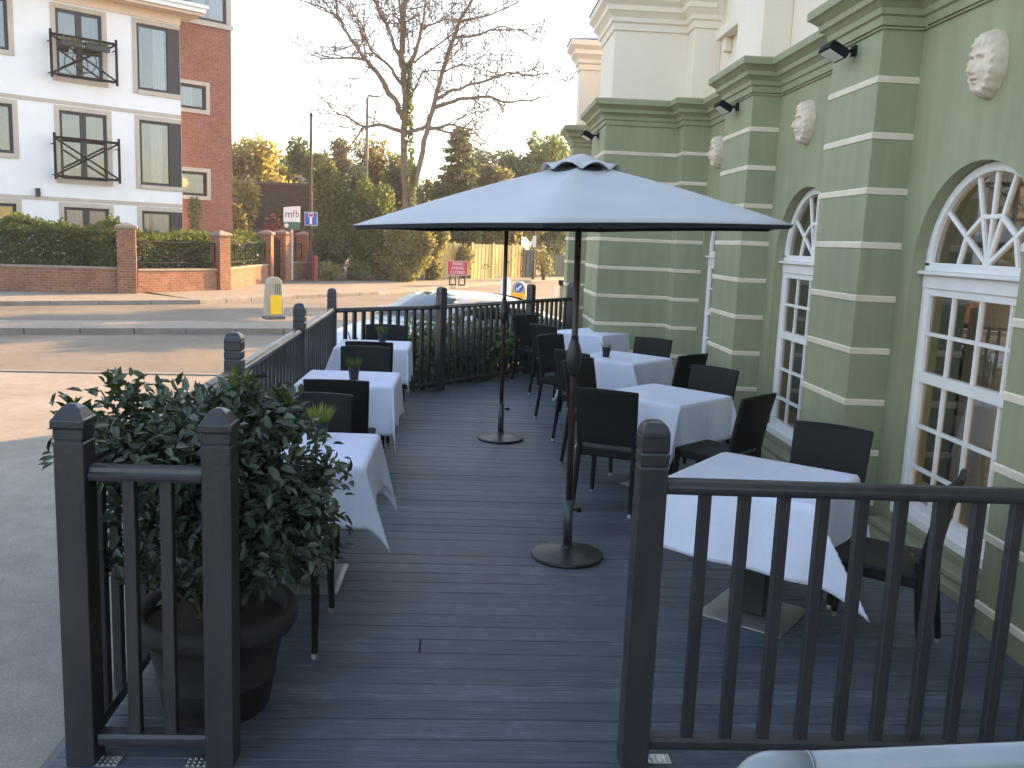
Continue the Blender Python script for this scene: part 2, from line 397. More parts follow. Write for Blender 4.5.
def text(s, name, mat, parent, m, size, width=None, ext=.002):
    cu = bpy.data.curves.new(name, 'FONT'); cu.body = s; cu.size = size; cu.align_x = 'CENTER'; cu.align_y = 'CENTER'; cu.extrude = ext
    o = bpy.data.objects.new(name, cu); COL.objects.link(o)
    dg = bpy.context.evaluated_depsgraph_get()
    me = bpy.data.meshes.new_from_object(o.evaluated_get(dg)); bpy.data.objects.remove(o); bpy.data.curves.remove(cu)
    k = 1.0
    if width:
        xs = [v.co.x for v in me.vertices]; k = width / (max(xs) - min(xs))
    me.transform(m @ Matrix.Diagonal((k, 1, 1, 1)))
    if parent is not None: me.transform(MW[parent.name].inverted())
    me.materials.clear()
    return finish(me, name, mat, parent)
def face_mat(p, right, up=(0, 0, 1)):
    r = Vector(right).normalized(); u = Vector(up); n = r.cross(u).normalized()
    return Matrix.Translation(p) @ Matrix((r, u, n)).transposed().to_4x4()

# foliage -----------------------------------------------------------------
def leaves(name, P, A, Nn, size, mat, parent, wide=.42, six=False, fold=.12):
    """P points, A long axes, Nn normals -> one mesh of leaf faces"""
    P = np.asarray(P, float); A = np.asarray(A, float); Nn = np.asarray(Nn, float)
    n = len(P)
    A = A / (np.linalg.norm(A, axis=1, keepdims=True) + 1e-9)
    Nn = Nn - A * np.sum(A * Nn, axis=1, keepdims=True); Nn /= (np.linalg.norm(Nn, axis=1, keepdims=True) + 1e-9)
    S = np.cross(A, Nn)
    sz = np.broadcast_to(np.asarray(size, float), (n,))[:, None]
    if six:
        tip = P + A * sz - Nn * sz * .12
        V = np.stack([P, P + A * sz * .3 + S * sz * wide * .5 + Nn * sz * fold, P + A * sz * .68 + S * sz * wide * .42 + Nn * sz * fold * .6, tip,
                      P + A * sz * .68 - S * sz * wide * .42 + Nn * sz * fold * .6, P + A * sz * .3 - S * sz * wide * .5 + Nn * sz * fold], 1)
        k = 6; F = np.array([[0, 1, 2, 3], [0, 3, 4, 5]])
    else:
        V = np.stack([P, P + A * sz * .5 + S * sz * wide * .5, P + A * sz, P + A * sz * .5 - S * sz * wide * .5], 1)
        k = 4; F = np.array([[0, 1, 2, 3]])
    V = V.reshape(-1, 3)
    if parent is not None:
        inv = np.array(MW[parent.name].inverted()); V = V @ inv[:3, :3].T + inv[:3, 3]
    idx = (np.arange(n)[:, None, None] * k + F[None]).reshape(-1)
    nf = n * len(F)
    me = bpy.data.meshes.new(name)
    me.vertices.add(len(V)); me.vertices.foreach_set('co', V.reshape(-1))
    me.loops.add(len(idx)); me.loops.foreach_set('vertex_index', idx.astype(np.int32))
    me.polygons.add(nf); me.polygons.foreach_set('loop_start', np.arange(nf, dtype=np.int32) * 4)
    me.update(calc_edges=True); me.validate()
    return finish(me, name, mat, parent)
def unit(n):
    v = nrg.normal(size=(n, 3)); return v / np.linalg.norm(v, axis=1, keepdims=True)
def crown_points(ells, n, fill=.45):
    """points through ellipsoids, denser to the outside"""
    E = np.array(ells, float); w = E[:, 3] * E[:, 4] + E[:, 4] * E[:, 5] + E[:, 3] * E[:, 5]; w /= w.sum()
    k = nrg.choice(len(E), n, p=w); d = unit(n)
    r = (nrg.random(n) ** fill)[:, None]
    return E[k, :3] + d * r * E[k, 3:6], d
def clumps(c, r, k, frac=.45, flat=1.0, seed=None):
    """a crown as an uneven cloud of ellipsoids"""
    out = []
    for i in range(k):
        d = unit(1)[0]; q = .3 + .65 * rng.random()
        f = frac * (.45 + .75 * rng.random())
        out.append((c[0] + d[0] * r[0] * q, c[1] + d[1] * r[1] * q, c[2] + d[2] * r[2] * q, r[0] * f, r[1] * f, r[2] * f * flat))
    return out
def foliage(name, ells, n, size, mat, parent, wide=.5, six=False, droop=.3, fill=.45, zmin=None):
    P, d = crown_points(ells, n, fill)
    A = d * .5 + unit(n) * .8; A[:, 2] -= droop
    Nn = d * .6 + unit(n) * .7; Nn[:, 2] += .4
    if zmin is not None:
        k = P[:, 2] > zmin; P, A, Nn = P[k], A[k], Nn[k]
    sz = size * (.6 + .8 * nrg.random(len(P)))
    return leaves(name, P, A, Nn, sz, mat, parent, wide, six)

# ================================================================== SETTING
GZ = -.17; PZ = -.06
struct(MB().add([(-260, -120, GZ - .012), (260, -120, GZ - .012), (260, 420, GZ - .012), (-260, 420, GZ - .012)], [(0, 1, 2, 3)]), 'ground', M_VERGE)
struct(MB().add([(-60, -20, GZ - .006), (30, -20, GZ - .006), (30, 16.4, GZ - .006), (-60, 10.6, GZ - .006)], [(0, 1, 2, 3)]), 'forecourt', M_ASPH)
def offset_poly(line, d):
    out = []
    for i, p in enumerate(line):
        a = Vector(line[max(i - 1, 0)]); b = Vector(line[min(i + 1, len(line) - 1)]); t = (b - a).normalized()
        out.append((p[0] - t.y * d, p[1] + t.x * d))
    return out
near_edge = [(-60, 10.6), (-6.43, 12.55), (-3.2, 12.85), (2, 13.6), (6, 15.5), (16, 24), (40, 50)]
far_edge = [(-60, 0.5), (-20, 17.2), (-11.3, 22.2), (-9.44, 23.5), (-7.3, 24.9), (-5.3, 28.3), (-3.1, 31.5), (-1.1, 36.2), (1.4, 42.0), (6, 52), (16, 74)]
road = near_edge + far_edge[::-1]
bm = MB(); bm.add([(x, y, GZ - .002) for x, y in road], [tuple(range(len(road)))])
struct(bm, 'road', M_ROAD)
struct(MB().sweep([(-.05, GZ - .01), (-.05, GZ + .012), (.05, GZ + .012), (.05, GZ - .01)], near_edge), 'road_edging', M_KERB)
# far pavement: a raised sheet with a kerb
outer = offset_poly(far_edge, 16)
bm = MB(); ii = len(far_edge)
inner = offset_poly(far_edge, .15)
bm.add([(x, y, PZ) for x, y in inner] + [(x, y, PZ) for x, y in outer], [(i, i + 1, ii + i + 1, ii + i) for i in range(ii - 1)])
struct(bm, 'pavement', M_PAVE)
def kerb_line(line, name):
    bm = MB()
    for i in range(len(line) - 1):
        a = Vector(line[i]); b = Vector(line[i + 1]); Ln = (b - a).length; k = max(1, int(Ln / .92)); t = (b - a) / Ln; nn = Vector((-t.y, t.x))
        if Ln > 40: a = b - t * 30; Ln = 30; k = 32
        for j in range(k):
            p = a + t * (Ln * j / k); q = a + t * (Ln * (j + 1) / k - .012)
            h = PZ + .004 + rng.uniform(-.004, .004)
            poly = [(p.x, p.y), (q.x, q.y), (q.x + nn.x * .15, q.y + nn.y * .15), (p.x + nn.x * .15, p.y + nn.y * .15)]
            bm.prism(poly, GZ - .05, h)
    return struct(bm, name, M_KERB, bevel=.015)
kerb_line(far_edge, 'kerb')
isl = [(-40, 6.3), (-14, 14.8), (-9.0, 16.5), (-3.7, 18.35), (0.6, 19.75)]
isl_b = offset_poly(isl, 1.5)
tip = [(1.3, 20.25), (1.45, 20.75), (1.15, 21.2)]
loop = isl + tip + isl_b[::-1]
bm = MB(); cx = [(x, y, PZ) for x, y in loop]; bm.add(cx, [tuple(range(len(cx)))])
struct(bm, 'traffic_island', M_PAVE)
kerb_line(isl + tip, 'kerb')
kerb_line(isl_b[::-1], 'kerb')
# pale give-way / edge lines
bm = MB()
for y0, off in ((13.55, 0),):
    for i in range(0):
        pass
# soil bank behind the far pavement under the trees
bm = MB(); ln = [(-7.6, 34.0), (-5.8, 36.8), (-4.6, 38.6), (-2.2, 41.5), (-1.6, 44.0), (3.0, 50), (6, 54)]
ol = offset_poly(ln, 40)
bm.add([(x, y, PZ + .006) for x, y in ln] + [(x, y, PZ + .2) for x, y in ol], [(i, i + 1, len(ln) + i + 1, len(ln) + i) for i in range(len(ln) - 1)])
struct(bm, 'soil_bank', M_VERGE)

# ---- deck
DL = [(-1.42, -2), (-1.42, 3.0), (-1.60, 10.06), (-.40, 11.22), (.86, 12.92), (1.66, 14.0)]
def left_x(y):
    for (x0, y0), (x1, y1) in zip(DL, DL[1:]):
        if y0 <= y <= y1: return x0 + (x1 - x0) * (y - y0) / (y1 - y0)
    return DL[-1][0]
bm = MB(); y = -1.0; BW = .1395
while y < 13.95:
    a, b = y, y + BW
    splits = [None] if rng.random() < .88 else [rng.uniform(-.6, 2.2)]
    xa, xb = left_x(a), left_x(b)
    segs = [(xa, xb, 2.97, 2.97)] if splits[0] is None else [(xa, xb, max(xa + .1, splits[0]), max(xb + .1, splits[0])), (max(xa + .1, splits[0]) + .004, max(xb + .1, splits[0]) + .004, 2.97, 2.97)]
    dz = rng.uniform(-.0012, .0012)
    for (l0, l1, r0, r1) in segs:
        bm.prism([(l0, a), (r0, a), (r1, b), (l1, b)], -.03 + dz, dz)
    y += BW + rng.uniform(.0028, .0058)
struct(bm, 'deck', M_DECK, bevel=.003, seg=1)
bm = MB(); y = -1
bm.add([(-1.40, -2, -.05), (2.97, -2, -.05), (2.97, 13.9, -.05), (1.64, 13.9, -.05), (.86, 12.86, -.05), (-.38, 11.16, -.05), (-1.57, 10.02, -.05), (-1.40, 3.0, -.05)], [tuple(range(8))])
bm.sweep([(.0, GZ - .02), (.0, -.004), (.03, -.004), (.03, GZ - .02)], [(1.66, 14.0), (.86, 12.92), (-.40, 11.22), (-1.60, 10.06), (-1.42, 3.0), (-1.42, -2)])
struct(bm, 'deck_fascia', M_RAIL)

# ================================================================== RAILINGS
POST = [(.05, 0), (.05, 1.135), (.047, 1.138), (.047, 1.144), (.05, 1.147), (.05, 1.185), (.047, 1.188), (.047, 1.194), (.05, 1.197), (.05, 1.245)]
CAP_DOME = [(.05, 1.246), (.049, 1.262), (.042, 1.282), (.030, 1.295), (.012, 1.301)]
CAP_PYR = [(.052, 1.222), (.056, 1.225), (.056, 1.250), (.050, 1.256), (.030, 1.288), (.012, 1.30)]
def post(root, x, y, a, cap):
    p = MB().sqloft(POST if cap is CAP_DOME else [(.05, 0), (.05, 1.17), (.047, 1.174), (.047, 1.182), (.05, 1.186), (.05, 1.221)], (x, y, 0), a).build('newel_post', M_RAIL, root, bevel=.003, seg=1)
    MB().sqloft(cap, (x, y, 0), a).build('post_cap', M_RAIL, p, bevel=.003)
def railing(root, p0, p1, spacing=.142, inset=.055, nb=None, top=1.05, w=.034):
    a = Vector(p0); b = Vector(p1); t = (b - a).normalized(); ang = math.atan2(t.y, t.x)
    a = a + t * inset; b = b - t * inset; Ln = (b - a).length
    prof = [(-w, 0), (-w - .004, .012), (-w - .004, .024), (-w + .006, .030), (-w + .010, .044), (-.014, .050), (.014, .050), (w - .010, .044), (w - .006, .030), (w + .004, .024), (w + .004, .012), (w, 0)]
    MB().sweep([(o, top - .008 + z) for o, z in prof] + [(-w, top - .008)], [tuple(a), tuple(b)]).build('top_rail', M_RAIL, root)
    MB().sweep([(-.03, .068), (-.034, .078), (-.034, .10), (-.026, .112), (.026, .112), (.034, .10), (.034, .078), (.03, .068), (-.03, .068)], [tuple(a), tuple(b)]).build('bottom_rail', M_RAIL, root)
    n = nb or max(1, int(round(Ln / spacing)) - 1)
    for i in range(n):
        q = a + t * (Ln * (i + 1) / (n + 1))
        MB().box((q.x, q.y, (.108 + top - .005) / 2), (.042, .036, top - .113), rotz(ang)).build('baluster', M_RAIL, root, bevel=.003, seg=1)
def bracket(root, x, y, a):
    bm = MB().box((x, y, .004), (.085, .06, .004), rotz(a))
    for i in range(4):
        for j in range(3):
            bm.lathe([(.006, 0), (.006, .003), (.003, .004)], 8, (x - .03 + .02 * i, y - .02 + .02 * j, .006))
    bm.build('fixing_plate', M_CHROME, root)
f = thing('deck_railing', 'short charcoal railing panel of two balusters between two posts, in front of the potted shrub', 'railing', (-1.31, 3.02, 0), group='charcoal railings round the deck')
post(f, -1.31, 3.02, 0, CAP_PYR); post(f, -.825, 3.02, 0, CAP_PYR); railing(f, (-1.31, 3.02), (-.825, 3.02), nb=2)
bracket(f, -1.225, 3.0, 0); bracket(f, -.91, 3.0, 0)
f = thing('deck_railing', 'charcoal railing with a dome topped post in front of the nearest diamond set table', 'railing', (.672, 3.04, 0), group='charcoal railings round the deck')
post(f, .672, 3.04, 0, CAP_DOME); railing(f, (.672, 3.04), (2.93, 3.02), nb=14)
bracket(f, .775, 3.05, 0)
LP = [(-1.31, 3.02), (-1.365, 5.33), (-1.42, 7.71), (-1.49, 10.02)]
f = thing('deck_railing', 'long charcoal side railing with pale shiny top rail running beside the left hand tables', 'railing', (-1.365, 5.33, 0), group='charcoal railings round the deck')
for x, y in LP[1:]: post(f, x, y, R(1.5), CAP_DOME)
for a, b in zip(LP, LP[1:]): railing(f, a, b, top=1.05)
FP = [(-1.49, 10.02), (-.31, 11.13), (.92, 12.83), (1.62, 13.78)]
f = thing('deck_railing', 'charcoal end railing in front of the shrubs and the parked car', 'railing', (-.31, 11.13, 0), group='charcoal railings round the deck')
for (x, y), a in zip(FP[1:], (48, 54, 54)): post(f, x, y, R(a), CAP_DOME)
for a, b in zip(FP, FP[1:]): railing(f, a, b, .13, top=1.035)

# ================================================================== FURNITURE
def make_chair():
    t = thing('chair', 'chair', 'chair', group='black rattan dining chairs on the deck')
    # local: sitter faces +y, origin on the floor under the seat
    bm = MB(); nx, nz = 7, 9; pts = []
    def back(u, w, side):
        x = u * (.215 + .012 * w); z = .50 + .40 * w
        y = -.205 - .075 * w ** 1.3 + .022 * (1 - u * u) * -1 + .0
        return Vector((x, y - .022 + side * .016, z + (.008 * (1 - u * u)) * w))
    vs = []; fs = []
    for side in (-1, 1):
        for j in range(nz):
            for i in range(nx): vs.append(back(-1 + 2 * i / (nx - 1), j / (nz - 1), side))
    o = nx * nz
    for j in range(nz - 1):
        for i in range(nx - 1):
            q = j * nx + i
            fs.append((q, q + 1, q + nx + 1, q + nx)); fs.append((o + q + nx, o + q + nx + 1, o + q + 1, o + q))
    for i in range(nx - 1):
        fs.append((i + 1, i, o + i, o + i + 1)); q = (nz - 1) * nx + i; fs.append((q, q + 1, o + q + 1, o + q))
    for j in range(nz - 1):
        q = j * nx; fs.append((q, q + nx, o + q + nx, o + q)); q = j * nx + nx - 1; fs.append((q + nx, q, o + q, o + q + nx))
    bm.add(vs, fs).build('backrest', M_WEAVE, t, smooth=True, bevel=.008, world=False)
    bm = MB().sqloft([(.205, .395), (.224, .40), (.226, .45), (.218, .462)], (0, .005, 0))
    bm.build('seat', M_WEAVE, t, bevel=.008, world=False)
    for sx in (-1, 1):
        for sy in (-1, 1):
            x1, y1 = sx * .20, .005 + sy * .20
            x0, y0 = sx * .212, (.235 if sy > 0 else -.275)
            top = .40 if sy > 0 else .52
            xt = x1; yt = y1 if sy > 0 else -.215
            d = Vector((x0 - xt, y0 - yt, .022 - top))
            l = MB().tube([(xt, yt, top), (xt + d.x * .5, yt + d.y * .42, top + d.z * .5), (x0, y0, .022)], [.021, .019, .0145], 8).build('leg', M_WEAVE, t, smooth=False, world=False)
            MB().tube([(x0, y0, .024), (x0 + d.x * .04, y0 + d.y * .04, .001)], [.0155, .0165], 10).build('foot_glide', M_CHROME, l, world=False)
    return t
CHAIR = make_chair(); chair_used = [False]
def chair(cx, cy, face, label):
    """cx, cy: middle of the top of the back; face: heading the sitter looks along (deg, 0 = +x)"""
    a = R(face) - PI / 2
    o = CHAIR if not chair_used[0] else copy_tree(CHAIR); chair_used[0] = True
    off = rotz(a) @ Vector((0, .30, 0))
    o.location = (cx + off.x, cy + off.y, 0); o.rotation_euler = (0, 0, a); o['label'] = label
    return o
def make_table():
    t = thing('table', 'table', 'table', group='square pedestal tables under white cloths')
    MB().box((0, 0, .733), (.74, .74, .026)).build('tabletop', M_WOODY, t, bevel=.004, world=False)
    MB().box((0, 0, .375), (.15, .15, .70)).build('column', M_BLACKMETAL, t, bevel=.004, world=False)
    MB().sqloft([(.225, .001), (.225, .008), (.20, .012)], (0, 0, 0)).build('base_plate', M_STEELPLATE, t, bevel=.002, world=False)
    return t
TABLE = make_table(); table_used = [False]
def cloth(cx, cy, a, label, seed, d=.35, fins=(.27, .3, .27, .3)):
    h = .374; c = h + d; n = 66; r = random.Random(seed); ph = [r.uniform(0, 6.28) for _ in range(8)]
    M = Matrix.Translation((cx, cy, 0)) @ rotz(a)
    fl = [r.uniform(.010, .032) for _ in range(4)]; fin = [f_ * r.uniform(.9, 1.1) for f_ in fins]; tw = [r.choice((-1, 1)) * r.uniform(.5, .8) for _ in range(4)]
    sx_, sy_ = r.uniform(-.035, .035), r.uniform(-.035, .035)
    vs = []; uv = []
    for j in range(n + 1):
        for i in range(n + 1):
            u = -c + 2 * c * i / n; v = -c + 2 * c * j / n
            uv.append((i / n, j / n)); u += sx_; v += sy_
            p = max(0, abs(u) - h); q = max(0, abs(v) - h); su = 1 if u > 0 else -1; sv = 1 if v > 0 else -1
            top = .7485
            if p == 0 and q == 0: P = (u, v, top + .0012 * math.sin(9 * u + ph[0]) * math.sin(8 * v + ph[1]))
            elif q == 0:
                k = 0 if su > 0 else 1
                f = fl[k] * (p / d) + .012 * math.sin(v * 15 + ph[2 + k]) * (p / d) ** 1.2 + .008
                P = (su * (h + f), v, top - math.sqrt(max(0, p * p - f * f * .3)))
            elif p == 0:
                k = 2 if sv > 0 else 3
                f = fl[k] * (q / d) + .012 * math.sin(u * 15 + ph[2 + k]) * (q / d) ** 1.2 + .008
                P = (u, sv * (h + f), top - math.sqrt(max(0, q * q - f * f * .3)))
            else:
                k = (0 if su > 0 else 1) + (2 if sv > 0 else 0)
                rr = math.hypot(p, q); t = math.atan2(q, p); kk = fin[k]
                s = (1 - abs(t - PI / 4) / (PI / 4)) ** .9 * kk * rr
                fx = (fl[0 if su > 0 else 1] * (rr / d) + .008) * max(0, math.cos(t)) ** .5
                fy = (fl[2 if sv > 0 else 3] * (rr / d) + .008) * max(0, math.sin(t)) ** .5
                dirx = math.cos(PI / 4 + tw[k]); diry = math.sin(PI / 4 + tw[k])
                hx = s * dirx + fx * .8; hy = s * diry + fy * .8
                P = (su * (h + hx), sv * (h + hy), top - math.sqrt(max(1e-6, rr * rr - (s * .8) ** 2)))
            vs.append(M @ Vector(P))
    fs = [(j * (n + 1) + i, j * (n + 1) + i + 1, (j + 1) * (n + 1) + i + 1, (j + 1) * (n + 1) + i) for j in range(n) for i in range(n)]
    me = bpy.data.meshes.new('tablecloth'); me.from_pydata([tuple(v) for v in vs], [], fs); me.update()
    ul = me.uv_layers.new(name='uv')
    for lp in me.loops: ul.data[lp.index].uv = uv[lp.vertex_index]
    o = finish(me, 'tablecloth', M_CLOTH, None, smooth=True, solid=.0015)
    tag(o, label, 'tablecloth', 'white cloths draped over the tables', 'thing')
def table(cx, cy, deg, label, clabel, seed, d=.35, fins=(.26, .3, .20, .3)):
    o = TABLE if not table_used[0] else copy_tree(TABLE); table_used[0] = True
    o.location = (cx, cy, 0); o.rotation_euler = (0, 0, R(deg)); o['label'] = label
    cloth(cx, cy, R(deg), clabel, seed, d, fins)
def potted(x, y, mat, label, n=190, s=1.0, seed=1):
    t = thing('potted_grass', label, 'pot plant', (x, y, .7505), group='small pots of grass on the tables')
    pot = MB().lathe([(.034, 0), (.044, .085), (.047, .088), (.047, .098), (.041, .098), (.039, .08)], 20, (x, y, .7505)).build('pot', M_BLACKPOT, t, smooth=False)
    MB().lathe([(.001, .081), (.039, .081)], 16, (x, y, .7505), cap=False).build('soil', M_SOIL, pot)
    k = n; th = nrg.random(k) * 6.283; rr = np.sqrt(nrg.random(k)) * .032
    P = np.stack([x + rr * np.cos(th), y + rr * np.sin(th), np.full(k, .83)], 1)
    sp = .25 + .75 * nrg.random(k)
    A = np.stack([np.cos(th) * sp * .75, np.sin(th) * sp * .75, np.ones(k)], 1)
    leaves('grass_blade', P, A, unit(k), s * (.06 + .065 * nrg.random(k)), mat, t, wide=.045)
# left row
table(-.86, 4.77, 0, 'square table half hidden by the big potted shrub, nearest along the side railing', 'white cloth on the table beside the potted shrub, deep pointed corner over the deck', 3)
table(-.92, 7.21, 0, 'square table in the middle of the row along the side railing', 'white cloth on the middle table of the row along the side railing', 14)
table(-.97, 9.54, 1, 'square table at the far end of the row along the side railing', 'white cloth on the last table along the side railing, next to the end railing', 25)
# right row
table(1.575, 4.43, 52, 'square table set diagonally right behind the near railing, by the wall', 'white cloth hanging in points right behind the near railing balusters', 36, fins=(.22, .52, .3, .10))
table(1.60, 6.92, 44, 'square table set diagonally with chairs on all sides, below the second arched window', 'white cloth on the diagonal table second from the near railing', 41, fins=(.24, .45, .3, .35))
table(1.64, 9.2, 47, 'square table set diagonally with a small dark grass pot on it', 'white cloth on the diagonal table that carries the lone dark grass pot', 58, fins=(.24, .42, .3, .35))
table(1.72, 12.25 - 1.0 + .55, 47, 'square table tucked behind the projecting green bay at the far end', 'white cloth on the farthest table, partly hidden by the projecting green bay', 69)
potted(-.80, 4.98, M_GRASSY, 'yellow green tuft of grass in a black pot behind the shrub leaves', 200, 1.15)
potted(-.88, 7.11, M_GRASSG, 'green grass in a black pot on the middle table of the side row')
potted(-.90, 9.70, M_GRASSG, 'green grass in a black pot on the far table of the side row')
potted(1.46, 9.12, M_IVY, 'sparse dark grass in a black pot on a diagonal table by the wall', 40, .9)
# chairs
chair(-.845, 3.80, 90, 'black woven chair right behind the big plant pot, its legs beside the pot')
chair(-.92, 5.57, 270, 'black woven chair on the far side of the table half hidden by the shrub')
chair(-.88, 6.14, 90, 'black woven chair on the near side of the middle table of the side row')
chair(-.89, 8.05, 270, 'black woven chair on the far side of the middle table of the side row')
chair(-.905, 8.44, 90, 'black woven chair on the near side of the far table of the side row')
chair(-.90, 10.13, 270, 'black woven chair between the far table of the side row and the end railing')
chair(2.18, 5.05, 232, 'black woven chair against the wall beyond the nearest diagonal table')
chair(2.30, 3.92, 142, 'black woven chair seen side on through the near railing, under the nearest window')
chair(.995, 6.095, 66, 'black woven chair seen full from behind, next to the umbrella base')
chair(.99, 7.70, -42, 'black woven chair behind the umbrella pole, its back corner just over the nearer chair back')
chair(2.135, 7.455, 225, 'black woven chair near the green pier, facing out at the second diagonal table')
chair(2.07, 6.07, 133, 'black woven chair at the second diagonal table, its back to the window sill')
chair(.995, 8.25, 40, 'black woven chair at the near corner of the table with the dark grass pot')
chair(.92, 9.68, -44, 'black woven chair at the far corner of the table with the dark grass pot')
chair(2.07, 9.70, 232, 'black woven chair in front of the projecting bay, behind the dark grass pot')
chair(2.17, 8.33, 130, 'black woven chair edge on against the wall, beside the table with the dark grass pot')
chair(.94, 10.85, 40, 'black woven chair on the aisle side of the farthest table')
chair(.80, 12.2, -50, 'farthest black woven chair, close against the end railing')

def umbrella(x, y, ry, r, an, zedge, label, seed):
    """parasol leaning by ry; wood pole on a steel tube"""
    t = thing('parasol', label, 'parasol', (x, y, 0), 0, 'grey market parasols standing on the deck', ry=ry)
    K = dict(world=False)
    b = MB().lathe([(.218, 0), (.222, .012), (.216, .022), (.13, .040), (.06, .052), (.034, .060), (.03, .075)], 40).build('base_weight', M_BLACKMETAL, t, smooth=False, bevel=.003, **K)
    MB().tube([(0, 0, .05), (0, 0, .36)], .027, 16).build('steel_tube', M_DARKST, t, smooth=True, **K)
    kn = MB().tube([(.024, -.005, .30), (.06, -.012, .30)], .006, 8).lathe([(.016, -.012), (.016, .012)], 10, (.062, -.012, .30)).build('clamp_screw', M_IRON, t, **K)
    MB().tube([(0, 0, .25), (0, 0, 2.36)], .019, 14).build('pole', M_WOODP, t, smooth=True, **K)
    MB().lathe([(.021, 1.12), (.027, 1.14), (.040, 1.17), (.046, 1.21), (.045, 1.26), (.034, 1.30), (.025, 1.33), (.021, 1.36)], 14).build('pole_joint', M_BLACKMETAL, t, smooth=True, **K)
    zt = 2.345; TILT = .022
    n = 6; tips = [(r * math.cos(an + k * 2 * PI / n), r * math.sin(an + k * 2 * PI / n)) for k in range(n)]
    # canopy: straight ribs, panels sagging slightly between them
    bm = MB(); m = 12; q = 10; rows = []
    vs = []; fs = []
    for s_ in range(n * q):
        k = s_ // q; f = (s_ % q) / q
        a = Vector(tips[k]); b2 = Vector(tips[(k + 1) % n]); e = a.lerp(b2, f); sag = 4 * f * (1 - f)
        for j in range(m + 1):
            w = j / m; rr = .028 + (1 - .028) * w
            p = e * rr * (1 - .012 * sag * w); z = zt - (zt - zedge) * (w ** 1.06) - .018 * sag * math.sin(PI * w) + .010 * math.sin(PI * w)
            if j == m: z += .006 * sag
            vs.append((p.x, p.y, z + TILT * p.x))
    for s_ in range(n * q):
        s2 = (s_ + 1) % (n * q)
        for j in range(m): fs.append((s_ * (m + 1) + j, s_ * (m + 1) + j + 1, s2 * (m + 1) + j + 1, s2 * (m + 1) + j))
    cp = bm.add(vs, fs).build('canopy', M_FABRIC, t, smooth=True, solid=.003, **K)
    es = cp.data
    # dark strip under the edge, coloured like the underside in shade
    vs = []; fs = []
    for s_ in range(n * q):
        k = s_ // q; f = (s_ % q) / q; a = Vector(tips[k]); b2 = Vector(tips[(k + 1) % n]); e = a.lerp(b2, f); sag = 4 * f * (1 - f)
        p = e * (1 - .012 * sag); z = zedge + .006 * sag + TILT * p.x
        vs += [(p.x * .999, p.y * .999, z - .002), (p.x * .985, p.y * .985, z - .021)]
    for s_ in range(n * q):
        s2 = (s_ + 1) % (n * q); fs.append((2 * s_, 2 * s2, 2 * s2 + 1, 2 * s_ + 1))
    MB().add(vs, fs).build('underside_shade_strip', M_FABRICD, cp, solid=.003, **K)
    # vent cap with scalloped edge
    vs = []; fs = []; kq = 96; m2 = 6
    for s_ in range(kq):
        th = 2 * PI * s_ / kq; sc = abs(math.sin(th * 4 + .4)) ** .8
        for j in range(m2 + 1):
            w = j / m2; rr = .02 + .205 * w
            z = zt + .058 - .092 * w ** 1.2 + (.046 * sc * w ** 3)
            vs.append((rr * math.cos(th), rr * math.sin(th), z - .012 * w))
    for s_ in range(kq):
        s2 = (s_ + 1) % kq
        for j in range(m2): fs.append((s_ * (m2 + 1) + j, s_ * (m2 + 1) + j + 1, s2 * (m2 + 1) + j + 1, s2 * (m2 + 1) + j))
    MB().add(vs, fs).build('vent_cap', M_FABRIC, t, smooth=True, solid=.003, **K)
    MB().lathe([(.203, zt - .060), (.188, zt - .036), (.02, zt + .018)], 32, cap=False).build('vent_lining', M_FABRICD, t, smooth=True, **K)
    MB().lathe([(.021, 2.06), (.034, 2.065), (.034, 2.10), (.021, 2.105)], 14).build('runner', M_WOODP, t, **K)
    for k in range(n):
        x1, y1 = tips[k]
        rb = MB().tube([(x1 * .03, y1 * .03, zt - .02), (x1 * .5, y1 * .5, zt - .02 - (zt - zedge) * .48), (x1 * .97, y1 * .97, zedge + .004 + TILT * x1)], .009, 6).build('rib', M_WOODP, t, **K)
        MB().tube([(x1 * .022, y1 * .022, 2.085), (x1 * .5, y1 * .5, zt - .03 - (zt - zedge) * .48)], .007, 6).build('strut', M_WOODP, rb, **K)
    return t
umbrella(.667, 5.225, R(-.95), 1.30, R(-104), 1.995, 'grey parasol with scalloped vent cap spread over the middle of the deck', 1)
umbrella(.37, 8.44, R(-.6), 1.12, R(-95), 2.03, 'farther parasol by the end railing, canopy hidden behind the nearer one', 2)

# big pot and shrub
PX, PY = -.955, 3.42
t = thing('plant_pot', 'large dark round planter with a thick rolled rim behind the short railing panel', 'planter', (PX, PY, 0))
MB().lathe([(.195, .0), (.205, .01), (.225, .13), (.232, .14), (.232, .15), (.228, .16), (.262, .31), (.275, .335), (.305, .345), (.318, .37), (.318, .405), (.305, .428), (.282, .428), (.268, .41), (.262, .36), (.25, .30)], 48, (PX, PY, 0)).build('pot', M_TERRA, t, smooth=True)
MB().lathe([(.262, .365), (.15, .385), (.001, .392)], 32, (PX, PY, 0), cap=False).build('soil', M_SOIL, t, smooth=True)
t = thing('potted_shrub', 'dense dark green laurel like shrub growing from the large dark planter', 'shrub', (PX, PY, .38))
bm = MB(); tipsP = []
for i in range(34):
    th = rng.uniform(0, 6.283); sp = rng.uniform(.05, .55); hh = rng.uniform(.45, .92) if sp < .4 else rng.uniform(.2, .75)
    base = Vector((PX + rng.uniform(-.07, .07), PY + rng.uniform(-.07, .07), .37))
    tip_ = Vector((PX - .06 + sp * math.cos(th) * .95, PY + sp * math.sin(th) * .75 + .05, .38 + hh))
    mid = base.lerp(tip_, .5) + Vector((0, 0, .08))
    bm.tube([base, mid, tip_], [.009, .007, .003], 6); tipsP.append((base, mid, tip_))
